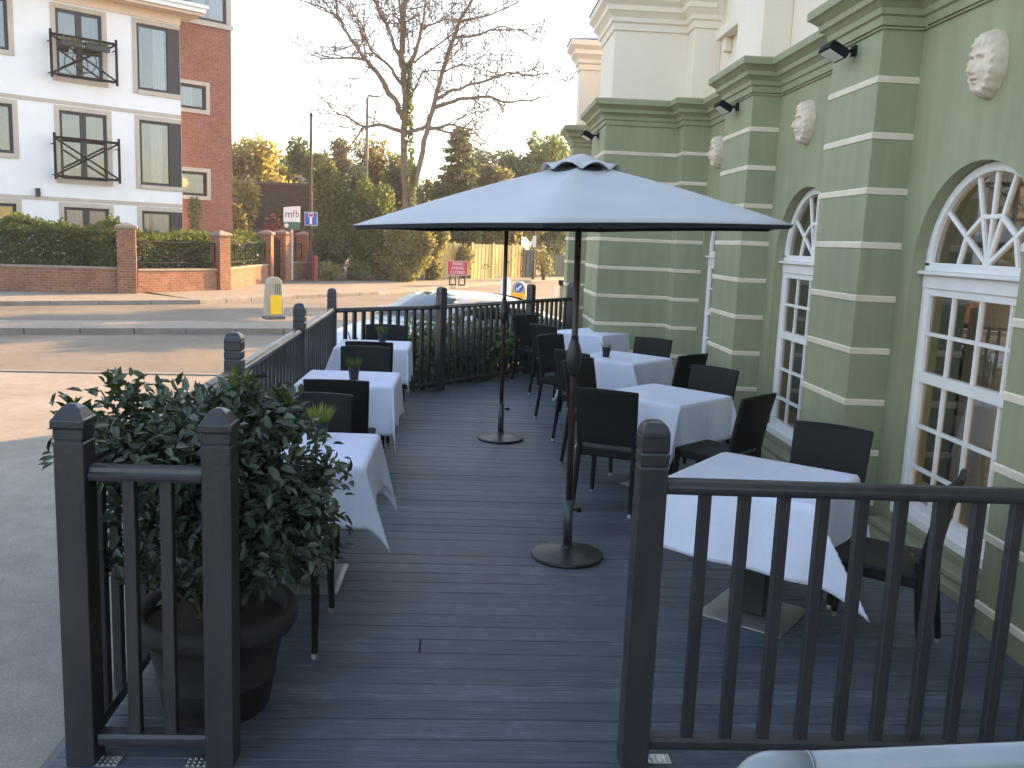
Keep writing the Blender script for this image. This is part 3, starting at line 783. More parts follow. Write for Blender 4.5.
for (dx, dy, dz) in ((-.52, -.02, .84), (.42, .02, .60), (.40, .06, .40), (.10, .0, .95), (-.36, 0, .92), (.26, .02, .90)):
    base = Vector((PX, PY, .4)); tip_ = Vector((PX + dx, PY + dy, .38 + dz)); mid = base.lerp(tip_, .55) + Vector((0, 0, .1))
    bm.tube([base, mid, tip_], [.009, .007, .0025], 6); tipsP += [(base, mid, tip_)] * 2
bm.build('stem', M_STEM, t)
P = []; A = []; Nn = []
for base, mid, tip_ in tipsP:
    for k in range(80):
        w = rng.random() ** .6; p = (mid.lerp(tip_, (w - .35) / .65) if w > .35 else base.lerp(mid, w / .35))
        if w < .22 and rng.random() < .8: continue
        d = (tip_ - mid).normalized() * .35 + Vector((rng.gauss(0, .7), rng.gauss(0, .7), rng.gauss(.05, .5)))
        P.append(p + Vector((rng.gauss(0, .035), rng.gauss(0, .03), rng.gauss(0, .03)))); A.append(d); Nn.append(Vector((rng.gauss(0, .55), rng.gauss(-.15, .5), 1)))
Pc, dc = crown_points([(PX - .10, PY + .04, 1.06, .52, .42, .22), (PX + .14, PY + .04, .92, .38, .36, .26), (PX + .20, PY + .02, .72, .31, .30, .22), (PX - .16, PY + .04, .84, .34, .32, .28), (PX + .02, PY, 1.17, .34, .30, .12)], 5200, .5)
P += [Vector(p) for p in Pc]; A += [Vector(q) * .6 + Vector((rng.gauss(0, .6), rng.gauss(0, .6), rng.gauss(0, .5))) for q in dc]; Nn += [Vector((rng.gauss(0, .5) + q[0] * .4, rng.gauss(0, .5) + q[1] * .5, 1)) for q in dc]
kp = [i_ for i_, p in enumerate(P) if p[2] < 1.34 and math.hypot(p[0] - PX + .06, p[1] - PY) < .68]; P = [P[i_] for i_ in kp]; A = [A[i_] for i_ in kp]; Nn = [Nn[i_] for i_ in kp]
szs = .034 + .034 * nrg.random(len(P))
leaves('foliage', np.array([tuple(p) for p in P]), np.array([tuple(p) for p in A]), np.array([tuple(p) for p in Nn]), szs, M_LAUREL, t, wide=.46, six=True)
P = []; A = []
for base, mid, tip_ in tipsP[-14:]:
    for k in range(5):
        P.append(tip_ + Vector((rng.gauss(0, .008), rng.gauss(0, .008), -.015 * k))); A.append(Vector((rng.gauss(0, .6), rng.gauss(0, .6), .8)))
leaves('foliage', np.array([tuple(p) for p in P]), np.array([tuple(p) for p in A]), unit(len(P)), .05 + .03 * nrg.random(len(P)), M_LAURELY, t, wide=.4, six=True)

# pale pipe handrail close to the camera
t = thing('pipe_handrail', 'pale painted pipe handrail with a rounded elbow end, in front of everything at the bottom', 'handrail', (.47, 1.18, 0))
ex = .434; ez = 1.154
rr_ = .036
hp = [(ex + rr_ - rr_ * math.cos(a), 1.18, ez - rr_ + rr_ * math.sin(a)) for i, a in enumerate(np.linspace(0, PI / 2, 10))]
MB().tube([(ex, 1.18, 0), (ex, 1.18, ez - rr_ - .004)] + hp + [(ex + .09, 1.178, ez + .002)], .0238, 24).build('elbow', M_PIPE, t, smooth=True)
MB().tube([(ex + .088, 1.178, ez + .002), (ex + .091, 1.178, ez + .0023)], .0243, 20).build('collar', M_PIPE, t, smooth=True)
MB().tube([(ex + .092, 1.178, ez + .0023), (1.05, 1.165, ez + .041), (1.9, 1.14, ez + .110)], .0232, 20).build('rail_tube', M_PIPE, t, smooth=True)
MB().tube([(1.85, 1.142, 0), (1.85, 1.142, ez + .09)], .022, 16).build('upright', M_PIPE, t, smooth=True)

# ================================================================== GREEN BUILDING
WX = 2.98; PXF = 2.70; ZC = 3.43
B = thing('restaurant_building', 'sage green stucco building with cream banded piers and arched white windows beside the deck', 'building', (4.5, 6, 0))
OUT = [(9, 14.86), (1.60, 14.86), (1.60, 14.46), (WX, 14.46), (WX, 12.95), (1.70, 12.95), (1.70, 11.72), (2.64, 11.72), (2.64, 11.40), (WX, 11.40),
       (WX, 9.78), (PXF, 9.78), (PXF, 8.85), (WX, 8.85), (WX, 6.92), (PXF, 6.92), (PXF, 6.10), (WX, 6.10), (WX, 4.28), (PXF, 4.28), (PXF, 3.46), (WX, 3.46), (WX, .6), (PXF, .6), (PXF, -.22), (WX, -.22), (WX, -4), (9, -4)]
ZB = GZ - .03
BANDS = [.14 + .3663 * k for k in range(9)]
def pier(x0, x1, y0, y1, z0=ZB, z1=ZC, name='pier', faces='snw'):
    p = MB().bx((x0, y0, z0), (x1, y1, z1)).build(name, M_GREEN, B, bevel=.006, seg=2)
    bm = MB(); e = .007
    for z in BANDS:
        # slightly weathered slope on top of every band: a wedge round the three open sides
        path = [(x1 - .002, y1), (x0, y1), (x0, y0), (x1 - .002, y0)]
        bm.sweep([(-.004, z - .026), (e, z - .023), (e, z + .012), (-.004, z + .026), (-.004, z - .026)], path)
    bm.build('band_trim', M_CREAM, p)
    return p
pier(PXF, WX + .05, 6.10, 6.92); pier(PXF, WX + .05, 8.85, 9.78); pier(PXF, WX + .05, 3.46, 4.28); pier(PXF, WX + .05, -.22, .6)
pier(2.64, WX + .05, 11.40, 11.719); pier(1.70, WX + .05, 11.72, 12.95, name='projecting_bay'); pier(1.60, WX + .05, 14.46, 14.86, name='projecting_bay')
HW, SPR, RISE, SILL = .68, 1.85, .63, .14
NA = 20
def arch_pts(yc, hw, spr, rise, n=NA):
    return [(yc - hw * math.cos(PI * i / n), spr + rise * math.sin(PI * i / n)) for i in range(n + 1)]
def wall_bay(y0, y1, yc=None):
    bm = MB(); q = lambda a, b, c, d: bm.add([(WX, *a), (WX, *b), (WX, *c), (WX, *d)], [(0, 1, 2, 3)])
    if yc is None:
        q((y0, ZB), (y0, ZC), (y1, ZC), (y1, ZB))
    else:
        a, b = yc - HW, yc + HW; D = .24
        q((y0, ZB), (y0, ZC), (a, ZC), (a, ZB)); q((b, ZB), (b, ZC), (y1, ZC), (y1, ZB)); q((a, ZB), (a, SILL), (b, SILL), (b, ZB))
        ap = arch_pts(yc, HW, SPR, RISE)
        for (ya, za), (yb, zb) in zip(ap, ap[1:]): q((ya, za), (ya, ZC), (yb, ZC), (yb, zb))
        loop = [(a, SILL)] + ap + [(b, SILL)]
        for (ya, za), (yb, zb) in zip(loop, loop[1:]): bm.add([(WX, ya, za), (WX + D, ya, za), (WX + D, yb, zb), (WX, yb, zb)], [(0, 1, 2, 3)])
        bm.add([(WX, a, SILL), (WX + D, a, SILL), (WX + D, b, SILL), (WX, b, SILL)], [(0, 1, 2, 3)])
    return bm
for y0, y1, yc in ((4.28, 6.10, 5.23), (6.92, 8.85, 7.95), (9.78, 11.40, 10.70), (12.95, 14.46, None), (.6, 3.46, 2.03), (-4, -.22, None)):
    wall_bay(y0, y1, yc).build('wall', M_GREEN, B)
MB().bx((WX, 14.85, ZB), (9, 14.858, ZC)).build('wall', M_GREEN, B)
MB().bx((WX, -4.2, ZB), (9, -4, ZC)).build('wall', M_GREEN, B)
# cornice
CPROF = [(0, ZC - .02), (.018, ZC - .02), (.022, ZC + .035), (.04, ZC + .045), (.045, ZC + .085), (.075, ZC + .115), (.095, ZC + .125), (.098, ZC + .165), (.145, ZC + .205), (.165, ZC + .215), (.168, ZC + .275), (.155, ZC + .285), (.0, ZC + .315), (-.1, ZC + .315), (-.1, ZC - .02), (0, ZC - .02)]
MB().sweep(CPROF, OUT).build('cornice', M_GREEN, B)
# loose cable clipped under the cornice
cb = []
for (x, y) in [(PXF - .01, 9.78), (PXF - .01, 8.84), (WX - .012, 8.83), (WX - .012, 6.94), (PXF - .01, 6.93), (PXF - .01, 6.09), (WX - .012, 6.08), (WX - .012, 4.3), (PXF - .01, 4.29), (PXF - .01, 3.45), (WX - .012, 3.44)]:
    cb.append((x, y, ZC - .035 + rng.uniform(-.012, .006)))
MB().tube(cb, .007, 6).build('cable', M_GREEN, B)
for y in (6.05, 8.8): MB().tube([(WX - .012, y, ZC + .3), (WX - .012, y - .01, ZC - .04)], .008, 6).build('cable', M_GREEN, B)
# upper storey
UZ = ZC + .31; UT = 7.4
def ubox(a, b, name='upper_wall', m=M_UPPER, bv=.006): return MB().bx(a, b).build(name, m, B, bevel=bv)
ubox((WX + .06, -4, UZ), (9, 11.38, UT)); ubox((WX + .06, 11.40, UZ), (9, 14.84, 4.70))
for y0, y1 in ((6.14, 6.88), (8.89, 9.74), (3.50, 4.24)): ubox((PXF + .05, y0, UZ), (WX + .058, y1, UT), 'upper_pier')
ubox((1.76, 11.78, UZ), (WX + .058, 12.89, 4.66), 'upper_bay'); ubox((2.70, 11.44, UZ), (WX + .058, 11.778, 4.66), 'upper_pier'); ubox((1.66, 14.50, UZ), (WX + .058, 14.82, 4.66), 'upper_bay')
UPROF = [(0, 4.58), (.02, 4.58), (.024, 4.66), (.05, 4.68), (.055, 4.73), (.10, 4.79), (.115, 4.80), (.12, 4.86), (.18, 4.92), (.185, 4.99), (.17, 5.0), (-.1, 5.02), (-.1, 4.58), (0, 4.58)]
UP = [(9, 14.82), (1.66, 14.82), (1.66, 14.50), (WX + .06, 14.50), (WX + .06, 12.89), (1.76, 12.89), (1.76, 11.78), (2.70, 11.78), (2.70, 11.44), (WX + .06, 11.44), (WX + .06, 11.39)]
MB().sweep(UPROF, UP).build('upper_cornice', M_UPPER, B)
bm = MB()
for (x0, x1, y0, y1) in ((1.56, 3.3, 11.6, 13.05), (1.46, 3.3, 14.32, 15.0)):
    vs = [(x0, y0, 5.005), (x1, y0, 5.005), (x1, y1, 5.005), (x0, y1, 5.005), (x0 + .35, (y0 + y1) / 2 - .1, 5.09), (x1, (y0 + y1) / 2 - .1, 5.09), (x1, (y0 + y1) / 2 + .1, 5.09), (x0 + .35, (y0 + y1) / 2 + .1, 5.09)]
    bm.add(vs, [(0, 1, 5, 4), (1, 2, 6, 5), (2, 3, 7, 6), (3, 0, 4, 7), (4, 5, 6, 7), (3, 2, 1, 0)])
bm.build('slate_roof', M_SLATE, B)
MB().bx((3.3, 11.3, 4.72), (9.1, 15.0, 5.1)).build('slate_roof', M_SLATE, B)
MB().lathe([(.10, 0), (.10, .05), (.05, .08), (.05, .13), (.12, .2), (.16, .32), (.13, .40), (.07, .44), (.10, .47), (.05, .52), (.0, .6)], 20, (2.08, 14.6, 5.22)).build('urn_finial', M_UPPER, B, smooth=True)
for yc in (5.23, 7.95, 10.60): # projecting sills of the upper windows, with their openings
    MB().bx((2.90, yc - .62, 4.38), (WX + .058, yc + .62, 4.50)).bx((2.95, yc - .45, 4.22), (WX + .058, yc - .33, 4.38)).bx((2.95, yc + .33, 4.22), (WX + .058, yc + .45, 4.38)).build('upper_sill', M_UPPER, B, bevel=.012)
# main roof
MB().bx((2.95, -4.1, 7.4), (9.1, 11.4, 7.55)).build('main_roof', M_SLATE, B)
# interior of the dining room, open to daylight on its far side
bm = MB()
bm.bx((WX + .26, -4, -.12), (8.9, 14.8, -.06)); bm.bx((WX + .26, -4, 3.3), (8.9, 14.8, 3.36))
bm.bx((8.2, -4, -.06), (8.3, 3.0, 3.3)); bm.bx((8.2, 6.6, -.06), (8.3, 7.6, 3.3)); bm.bx((8.2, 11.0, -.06), (8.3, 14.8, 3.3)); bm.bx((8.2, 3.0, 2.4), (8.3, 6.6, 3.3)); bm.bx((8.2, 7.6, 2.4), (8.3, 11.0, 3.3)); bm.bx((8.2, 3.0, -.06), (8.3, 6.6, .5)); bm.bx((8.2, 7.6, -.06), (8.3, 11.0, .5))
bm.build('interior_wall', M_ROOM, B)
for i, yc in enumerate((5.23, 7.95, 10.70, 2.03)):
    # window > frame pieces, glass
    x = WX + .115
    fr = MB()
    ap = arch_pts(yc, HW - .003, SPR, RISE - .003); ai = arch_pts(yc, HW - .06, SPR, RISE - .06)
    for x0, x1 in ((x - .03, x + .03),):
        for k in range(NA):
            (ya, za), (yb, zb), (yc_, zc_), (yd, zd) = ap[k], ap[k + 1], ai[k + 1], ai[k]
            vs = [(xx, yy, zz) for xx in (x0, x1) for yy, zz in ((ya, za), (yb, zb), (yc_, zc_), (yd, zd))]
            fr.add(vs, [(0, 1, 2, 3), (7, 6, 5, 4), (3, 2, 6, 7), (0, 4, 5, 1)])
    a, b = yc - HW + .003, yc + HW - .003
    fr.bx((x - .03, a, SILL + .07), (x + .03, a + .055, 1.70)); fr.bx((x - .03, b - .055, SILL + .07), (x + .03, b, 1.70))
    fr.bx((x - .035, a, 1.7005), (x + .03, b, 1.79)); fr.bx((x - .03, a, 1.815), (x + .03, b, SPR + .02))
    w = fr.build('window', M_UPVC, B, bevel=.004, seg=1)
    MB().bx((x - .075, a - .02, 1.791), (x + .02, b + .02, 1.814)).build('drip_bar', M_UPVC, w, bevel=.004)
    MB().bx((x - .09, a, SILL + .002), (x + .03, b, SILL + .069)).build('inner_sill', M_UPVC, w, bevel=.008)
    bars = MB(); t_ = .012
    # sash rails
    bars.bx((x - .022, a + .055, 1.655), (x + .022, b - .055, 1.6999)); bars.bx((x - .03, a + .056, 1.075), (x + .02, b - .056, 1.145)); bars.bx((x - .022, a + .055, SILL + .07), (x + .022, b - .055, SILL + .135))
    bars.bx((x - .02, a + .0552, SILL + .136), (x + .02, a + .095, 1.074)); bars.bx((x - .02, b - .095, SILL + .136), (x + .02, b - .0552, 1.074))
    bars.bx((x - .018, a + .0552, 1.146), (x + .018, a + .085, 1.654)); bars.bx((x - .018, b - .085, 1.146), (x + .018, b - .0552, 1.654))
    for k in (1, 2, 3):
        y = a + .055 + (b - a - .11) * k / 4
        bars.bx((x - .012, y - t_, SILL + .136), (x + .012, y + t_, 1.0745)); bars.bx((x - .012, y - t_, 1.1455), (x + .012, y + t_, 1.6545))
    for z in (1.40, .775, .49):
        bars.bx((x - .0125, a + .09, z - t_), (x + .0125, b - .09, z + t_))
    # fan light
    def bar(y0, z0, y1, z1, hw=.013, x=x):
        d = Vector((0, y1 - y0, z1 - z0)); n_ = Vector((0, -d.z, d.y)).normalized() * hw
        p, q = Vector((0, y0, z0)), Vector((0, y1, z1))
        vs = [(xx, v.y, v.z) for xx in (x - .0127, x + .0127) for v in (p + n_, q + n_, q - n_, p - n_)]
        bars.add(vs, [(0, 1, 2, 3), (7, 6, 5, 4), (0, 4, 5, 1), (1, 5, 6, 2), (2, 6, 7, 3), (3, 7, 4, 0)])
    hz = SPR + .02; ri = .5
    angs = [R(v) for v in (0, 36, 72, 108, 144, 180)]
    pr = [(yc + (HW - .06) * ri * math.cos(q), hz + (RISE - .06) * (ri + .03) * math.sin(q)) for q in angs]
    for p_, q_ in zip(pr, pr[1:]): bar(*p_, *q_)
    for q in (36, 72, 108, 144):
        bar(yc, hz, yc + (HW - .06) * math.cos(R(q)), hz + (RISE - .07) * math.sin(R(q)), .012, x + .002)
    bar(yc, hz, yc, hz + RISE - .06, .012, x + .003)
    bars.bx((x - .0135, yc - .035, hz - .012), (x + .0135, yc + .035, hz + .03))
    bars.build('glazing_bar', M_UPVC, w)
    g = MB(); pts = [(a + .02, SILL + .08)] + [(yy, zz) for yy, zz in arch_pts(yc, HW - .03, SPR, RISE - .03)] + [(b - .02, SILL + .08)]
    g.add([(x + .004, yy, zz) for yy, zz in pts], [tuple(range(len(pts)))]); g.build('glass', M_GLASS, w)
    MB().bx((2.80, yc - HW - .02, -.03), (WX + .002, yc + HW + .02, .055)).bx((2.86, yc - HW, .055), (WX + .002, yc + HW, .10)).build('outer_sill', M_GREEN, w, bevel=.012)
    cu = MB(); ny = 26; ce = yc + HW - .02
    for k in range(ny):
        ya = ce - .44 * k / ny; yb = ce - .44 * (k + 1) / ny
        xa = WX + .42 + .025 * math.sin(k * 1.7); xb = WX + .42 + .025 * math.sin((k + 1) * 1.7)
        cu.add([(xa, ya, .1), (xb, yb, .1), (xb, yb, 2.45), (xa, ya, 2.45)], [(0, 1, 2, 3)])
    cu.build('curtain', M_CURT, w, smooth=True)
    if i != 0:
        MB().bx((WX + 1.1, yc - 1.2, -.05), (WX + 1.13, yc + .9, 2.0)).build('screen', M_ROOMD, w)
# furniture seen through the nearest window
w0 = None
t = thing('dresser', 'honey coloured wooden dresser seen through the nearest arched window', 'dresser', (6.2, 6.6, -.06))
bm = MB(); bm.bx((6.0, 5.6, -.06), (6.4, 7.6, .85)); bm.build('cabinet', M_WOODY, t, bevel=.01)
bm = MB(); bm.bx((6.2, 5.7, .851), (6.4, 5.76, 2.1)); bm.bx((6.2, 6.6, .851), (6.4, 6.66, 2.1)); bm.bx((6.2, 7.44, .851), (6.4, 7.5, 2.1))
for z in (1.2, 1.6, 2.05): bm.bx((6.201, 5.765, z), (6.399, 6.595, z + .03)); bm.bx((6.201, 6.665, z), (6.399, 7.435, z + .03))
bm.build('shelf', M_WOODY, t, bevel=.005)
t = thing('dining_table', 'dark dining table inside the room behind the nearest arched window', 'table', (4.3, 5.3, -.06))
MB().bx((3.9, 4.7, .64), (4.7, 5.9, .68)).build('tabletop', M_WOODY, t, bevel=.005)
for sx in (3.95, 4.65):
    for sy in (4.75, 5.85): MB().bx((sx - .03, sy - .03, -.06), (sx + .03, sy + .03, .639)).build('leg', M_WOODY, t)

# added wing, unseen behind the camera, to darken the deck and camera-facing walls
MB().bx((.9, -9.5, ZB), (9, -4.21, ZC)).build('added_shade_wing', M_GREEN, B, bevel=.006); MB().bx((1.0, -9.4, UZ), (9, -4.21, UZ + .25)).build('added_shade_wing', M_UPPER, B, bevel=.006)
MB().sweep(CPROF, [(9, -4.2), (.9, -4.2), (.9, -9.5), (9, -9.5)]).build('cornice', M_GREEN, B)
# face masks on the wall
def mask(yc, zc, s, lab=None):
    nu, nv = 120, 64; vs = []; fs = []
    W2, H2 = .135 * s, .185 * s
    def g(u, v, cu, cv, su, sv): return math.exp(-((u - cu) / su) ** 2 - ((v - cv) / sv) ** 2)
    for j in range(nv + 1):
        for i in range(nu + 1):
            th = 2 * PI * i / nu; r = j / nv
            u = r * math.cos(th); v = r * math.sin(th)
            wob = 1 + (.016 * math.sin(13 * th) * r * r if abs(math.cos(th)) > .25 or v > 0 else 0)
            jaw = 1 - .20 * max(0, -v) ** 1.4
            base = (max(0, 1 - r ** 2.2)) ** .5
            d = .115 * base
            d += .034 * g(u, v, 0, -.12, .11, .22) + .020 * g(u, v, 0, -.24, .17, .08)         # nose
            d -= .038 * (g(u, v, .25, .10, .15, .085) + g(u, v, -.25, .10, .15, .085))          # eye sockets
            d += .012 * (g(u, v, .25, .10, .09, .05) + g(u, v, -.25, .10, .09, .05))
            d += .016 * (g(u, v, .25, .24, .2, .06) + g(u, v, -.25, .24, .2, .06))              # brow
            d += .022 * g(u, v, 0, -.42, .18, .045) + .022 * g(u, v, 0, -.54, .15, .05) - .02 * g(u, v, 0, -.475, .2, .022)
            d += .026 * g(u, v, 0, -.74, .2, .12)                                               # chin
            d += .016 * (g(u, v, .36, -.25, .2, .2) + g(u, v, -.36, -.25, .2, .2))              # cheeks
            rim = math.exp(-((r - .86) / .11) ** 2)
            if v > -.75 or True:
                d += (.022 + .007 * math.sin(th * 19 + 14 * r)) * rim * (1.0 if v > -.6 else .8)  # curls
            d += .02 * g(u, v, 0, .62, .6, .16) * (1 + .3 * math.sin(u * 26 + 9 * v))
            vs.append((WX + .004 - max(0, d) * s * (1 if r < .999 else 0), yc + u * W2 * wob * jaw, zc + v * H2 * wob))
    m = nu + 1
    for j in range(nv):
        for i in range(nu): fs.append((j * m + i, j * m + i + 1, (j + 1) * m + i + 1, (j + 1) * m + i))
    MB().add(vs, fs).build('face_mask', M_MASK, B, smooth=True)
mask(5.22, 3.01, 1.05); mask(8.05, 3.04, 1.05); mask(10.9, 3.05, 1.05); mask(2.03, 3.01, 1.05)

# floodlights
def flood(x, y, z, lab):
    t = thing('floodlight', lab, 'floodlight', (x, y, z), group='small black floodlights under the cornice')
    MB().box((x - .012, y, z + .0), (.02, .07, .07)).tube([(x - .02, y, z), (x - .075, y, z - .005)], .012, 8).build('wall_bracket', M_IRON, t, bevel=.003)
    m = Matrix.Rotation(R(-62), 4, 'Y') @ Matrix.Identity(4)
    c = Vector((x - .155, y, z - .015))
    h = MB().box(c, (.055, .21, .15), m).build('housing', M_IRON, t, bevel=.008)
    MB().box(c + m.to_3x3() @ Vector((-.029, 0, 0)), (.004, .175, .115), m).build('lens', M_FLOODGL, h)
    bm = MB()
    for k in range(5): bm.box(c + m.to_3x3() @ Vector((.036, -.07 + .035 * k, 0)), (.02, .006, .12), m)
    bm.build('cooling_fin', M_IRON, h)
flood(PXF, 6.52, ZC - .10, 'black floodlight on the pier nearest the arched window with the lit room, largest of three')
flood(PXF, 9.32, ZC - .09, 'black floodlight on the second pier, between two face masks')
flood(1.70, 12.3, ZC - .09, 'black floodlight at the corner of the projecting bay just above the parasol cap')

# ================================================================== APARTMENT BLOCK ACROSS THE ROAD
AW = Vector((-10.07, 32.49, 0)); AU = Vector((math.sin(R(50)), math.cos(R(50)), 0)); AN = Vector((AU.y, -AU.x, 0))
def AP(s, z, d=0): p = AW + AU * s + AN * d; return (p.x, p.y, z)
APT = thing('apartment_building', 'white rendered apartment block with a red brick end, juliet balconies and dark framed windows', 'building', tuple(AW + AU * -4 + Vector((0, 0, PZ))))
def abox(mb, s0, s1, z0, z1, d0, d1):
    vs = [AP(s, z, d) for s in (s0, s1) for z in (z0, z1) for d in (d0, d1)]
    return mb.add(vs, [(0, 1, 3, 2), (4, 6, 7, 5), (0, 4, 5, 1), (2, 3, 7, 6), (0, 2, 6, 4), (1, 5, 7, 3)])
def facade(s0, s1, z0, z1, holes, d, depth=.14):
    bm = MB(); S = sorted({s0, s1} | {v for h in holes for v in h[:2]}); Z = sorted({z0, z1} | {v for h in holes for v in h[2:4]})
    S = [v for v in S if s0 <= v <= s1]; Z = [v for v in Z if z0 <= v <= z1]
    for a, b in zip(S, S[1:]):
        for c, e in zip(Z, Z[1:]):
            m, n_ = (a + b) / 2, (c + e) / 2
            if any(h[0] < m < h[1] and h[2] < n_ < h[3] for h in holes): continue
            bm.add([AP(a, c, d), AP(b, c, d), AP(b, e, d), AP(a, e, d)], [(0, 1, 2, 3)])
    for a, b, c, e in [h[:4] for h in holes]:
        q = [(a, c), (b, c), (b, e), (a, e)]
        for (p, r), (p2, r2) in zip(q, q[1:] + q[:1]): bm.add([AP(p, r, d), AP(p2, r2, d), AP(p2, r2, d - depth), AP(p, r, d - depth)], [(0, 1, 2, 3)])
    return bm
HT = [(-6.7, -5.28, 6.97, 8.48), (-3.95, -2.55, 6.42, 8.48), (-1.46, -.005, 6.37, 8.50),
      (-6.7, -5.27, 3.92, 5.40), (-3.94, -2.48, 3.27, 5.40), (-1.44, -.005, 3.26, 5.40),
      (-6.7, -5.27, .95, 2.40), (-3.90, -2.49, .2, 2.385), (-1.42, -.005, 1.0, 2.39), (-9.6, -8.1, 6.97, 8.48), (-9.6, -8.1, 3.92, 5.40)]
facade(-11, 0, -.1, 8.97, HT, 0).build('white_wall', M_WHITE, APT)
bm = MB(); abox(bm, -.14, -.001, -.1, 8.96, -1.2, -.13); abox(bm, -11.2, -11, -.1, 8.96, -6, 0); bm.build('white_wall', M_WHITE, APT)
HB = [(.15, 1.26, 6.08, 6.92), (.15, 1.26, 3.04, 3.89)]
facade(-.3, 2.24, -.1, 8.99, HB, -.8).build('brick_wall', M_BRICKAPT, APT)
bm = MB(); bm.add([AP(2.24, -.1, -.8), AP(2.24, 12, -.8), AP(2.24, 12, -9), AP(2.24, -.1, -9)], [(0, 1, 2, 3)]); bm.build('brick_wall', M_BRICKAPT, APT)
facade(-.3, 2.24, 9.0, 12, [(.5, 2.08, 9.18, 11.2)], -.795).build('white_wall', M_WHITE, APT)
def surround(s0, s1, z0, z1, d, w=.14, sill=.14, right=True):
    bm = MB(); f = d + .022
    abox(bm, s0 - w, s0 - .001, z0 - sill, z1 + w, d - .01, f)
    if right: abox(bm, s1 + .001, s1 + w, z0 - sill, z1 + w, d - .01, f)
    abox(bm, s0, s1, z1 + .001, z1 + w, d - .01, f - .002); abox(bm, s0, s1, z0 - sill, z0 - .001, d - .01, f + .03)
    bm.build('stone_surround', M_STONE, APT)
def awin(h, d, mull=(), corner=False, curt=None, dark=.0, room=True):
    s0, s1, z0, z1 = h[:4]; fr = MB(); a, b = d - .11, d - .05; w = .095
    abox(fr, s0 + .002, s0 + w, z0 + .002, z1 - .002, a, b)
    abox(fr, (s1 - .42) if corner else s1 - w, s1 - .002, z0 + .002, z1 - .002, a, b + (.03 if corner else 0))
    r = s1 - .42 if corner else s1 - w
    abox(fr, s0 + w + .0005, r - .0005, z1 - w, z1 - .002, a, b); abox(fr, s0 + w + .0005, r - .0005, z0 + .002, z0 + w, a, b)
    for m in mull: abox(fr, m - .09, m + .09, z0 + w + .0005, z1 - w - .0005, a, b)
    o = fr.build('window', M_ANTH, APT)
    g = MB(); g.add([AP(s0 + .03, z0 + .03, d - .085), AP(r + .02, z0 + .03, d - .085), AP(r + .02, z1 - .03, d - .085), AP(s0 + .03, z1 - .03, d - .085)], [(0, 1, 2, 3)]); g.build('glass', M_APTGLASS, o)
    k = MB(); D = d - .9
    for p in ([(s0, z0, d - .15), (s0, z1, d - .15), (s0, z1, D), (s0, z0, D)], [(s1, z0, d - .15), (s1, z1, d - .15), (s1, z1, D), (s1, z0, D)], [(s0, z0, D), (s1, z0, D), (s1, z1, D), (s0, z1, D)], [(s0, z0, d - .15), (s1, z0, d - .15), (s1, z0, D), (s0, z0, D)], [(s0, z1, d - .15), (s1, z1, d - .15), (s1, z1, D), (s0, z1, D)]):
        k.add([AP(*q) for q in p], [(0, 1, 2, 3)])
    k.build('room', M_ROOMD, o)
    if curt:
        c = MB()
        for (c0, c1) in curt:
            n = 14
            for i in range(n):
                x0 = c0 + (c1 - c0) * i / n; x1 = c0 + (c1 - c0) * (i + 1) / n
                c.add([AP(x0, z0 + .1, d - .2 - .03 * (i % 2)), AP(x1, z0 + .1, d - .2 - .03 * ((i + 1) % 2)), AP(x1, z1 - .06, d - .2 - .03 * ((i + 1) % 2)), AP(x0, z1 - .06, d - .2 - .03 * (i % 2))], [(0, 1, 2, 3)])
        c.build('curtain', M_CURTW, o, smooth=True)
    return o
for i, h in enumerate(HT):
    door = i in (1, 4, 7); corner = i in (2, 5, 8)
    surround(*h, 0, right=not corner)
    awin(h, 0, mull=[(h[0] + h[1]) / 2] if door else [], corner=corner,
         curt=[[(-9, -9)], None, [(-.86, -.48)], None, None, [(-1.0, -.6)], [(-6.6, -5.8)], [(-3.8, -3.3)], [(-1.36, -1.1), (-.95, -.45)], None, None][i] if i not in (0,) else [(-6.6, -6.2)])
surround(*HB[0], -.8); surround(*HB[1], -.8)
awin(HB[0], -.8, curt=[(.5, .85)]); o = awin(HB[1], -.8)
MB().lathe([(.02, -.32), (.18, -.27), (.29, -.12), (.32, 0), (.29, .14), (.18, .28), (.02, .32)], 24, AP(.42, 3.47, -1.15)).build('yellow_globe', M_BLIND, o, smooth=True)  # round yellow body close behind the glass
awin((.5, 2.08, 9.18, 11.2), -.795, curt=[(.9, 1.35), (1.5, 2.0)])
bm = MB(); abox(bm, .3, 2.3, 9.0, 9.17, -.8, -.74); abox(bm, 2.081, 2.25, 9.17, 12, -.8, -.765); bm.build('stone_surround', M_STONE, APT)
bm = MB(); abox(bm, -11, 0.0, 5.58, 5.70, -.01, .02); abox(bm, -11, 0.0, 2.56, 2.68, -.01, .02); bm.build('string_course', M_STONE, APT)
bm = MB(); abox(bm, -11, .02, 8.68, 8.97, -.01, .05); bm.build('eaves_band', M_PEACH, APT)
bm = MB(); abox(bm, -11.2, .55, 8.975, 9.06, -1.0, .62); bm.build('soffit', M_PEACH, APT)
bm = MB(); abox(bm, -11.2, .62, 9.065, 9.20, -1.0, .74); abox(bm, -11.2, .70, 9.205, 9.31, -1.0, .80); bm.build('gutter', M_WHITE, APT)
bm = MB(); abox(bm, -11.2, .4, 9.315, 9.9, -6, -.2); abox(bm, -.5, 2.3, 12.0, 12.2, -9, -.6); bm.build('flat_roof', M_ROOFT, APT)
bm = MB(); abox(bm, -4.72, -4.60, 2.66, 2.92, .0, .12); bm.build('wall_light', M_ANTH, APT, bevel=.01)
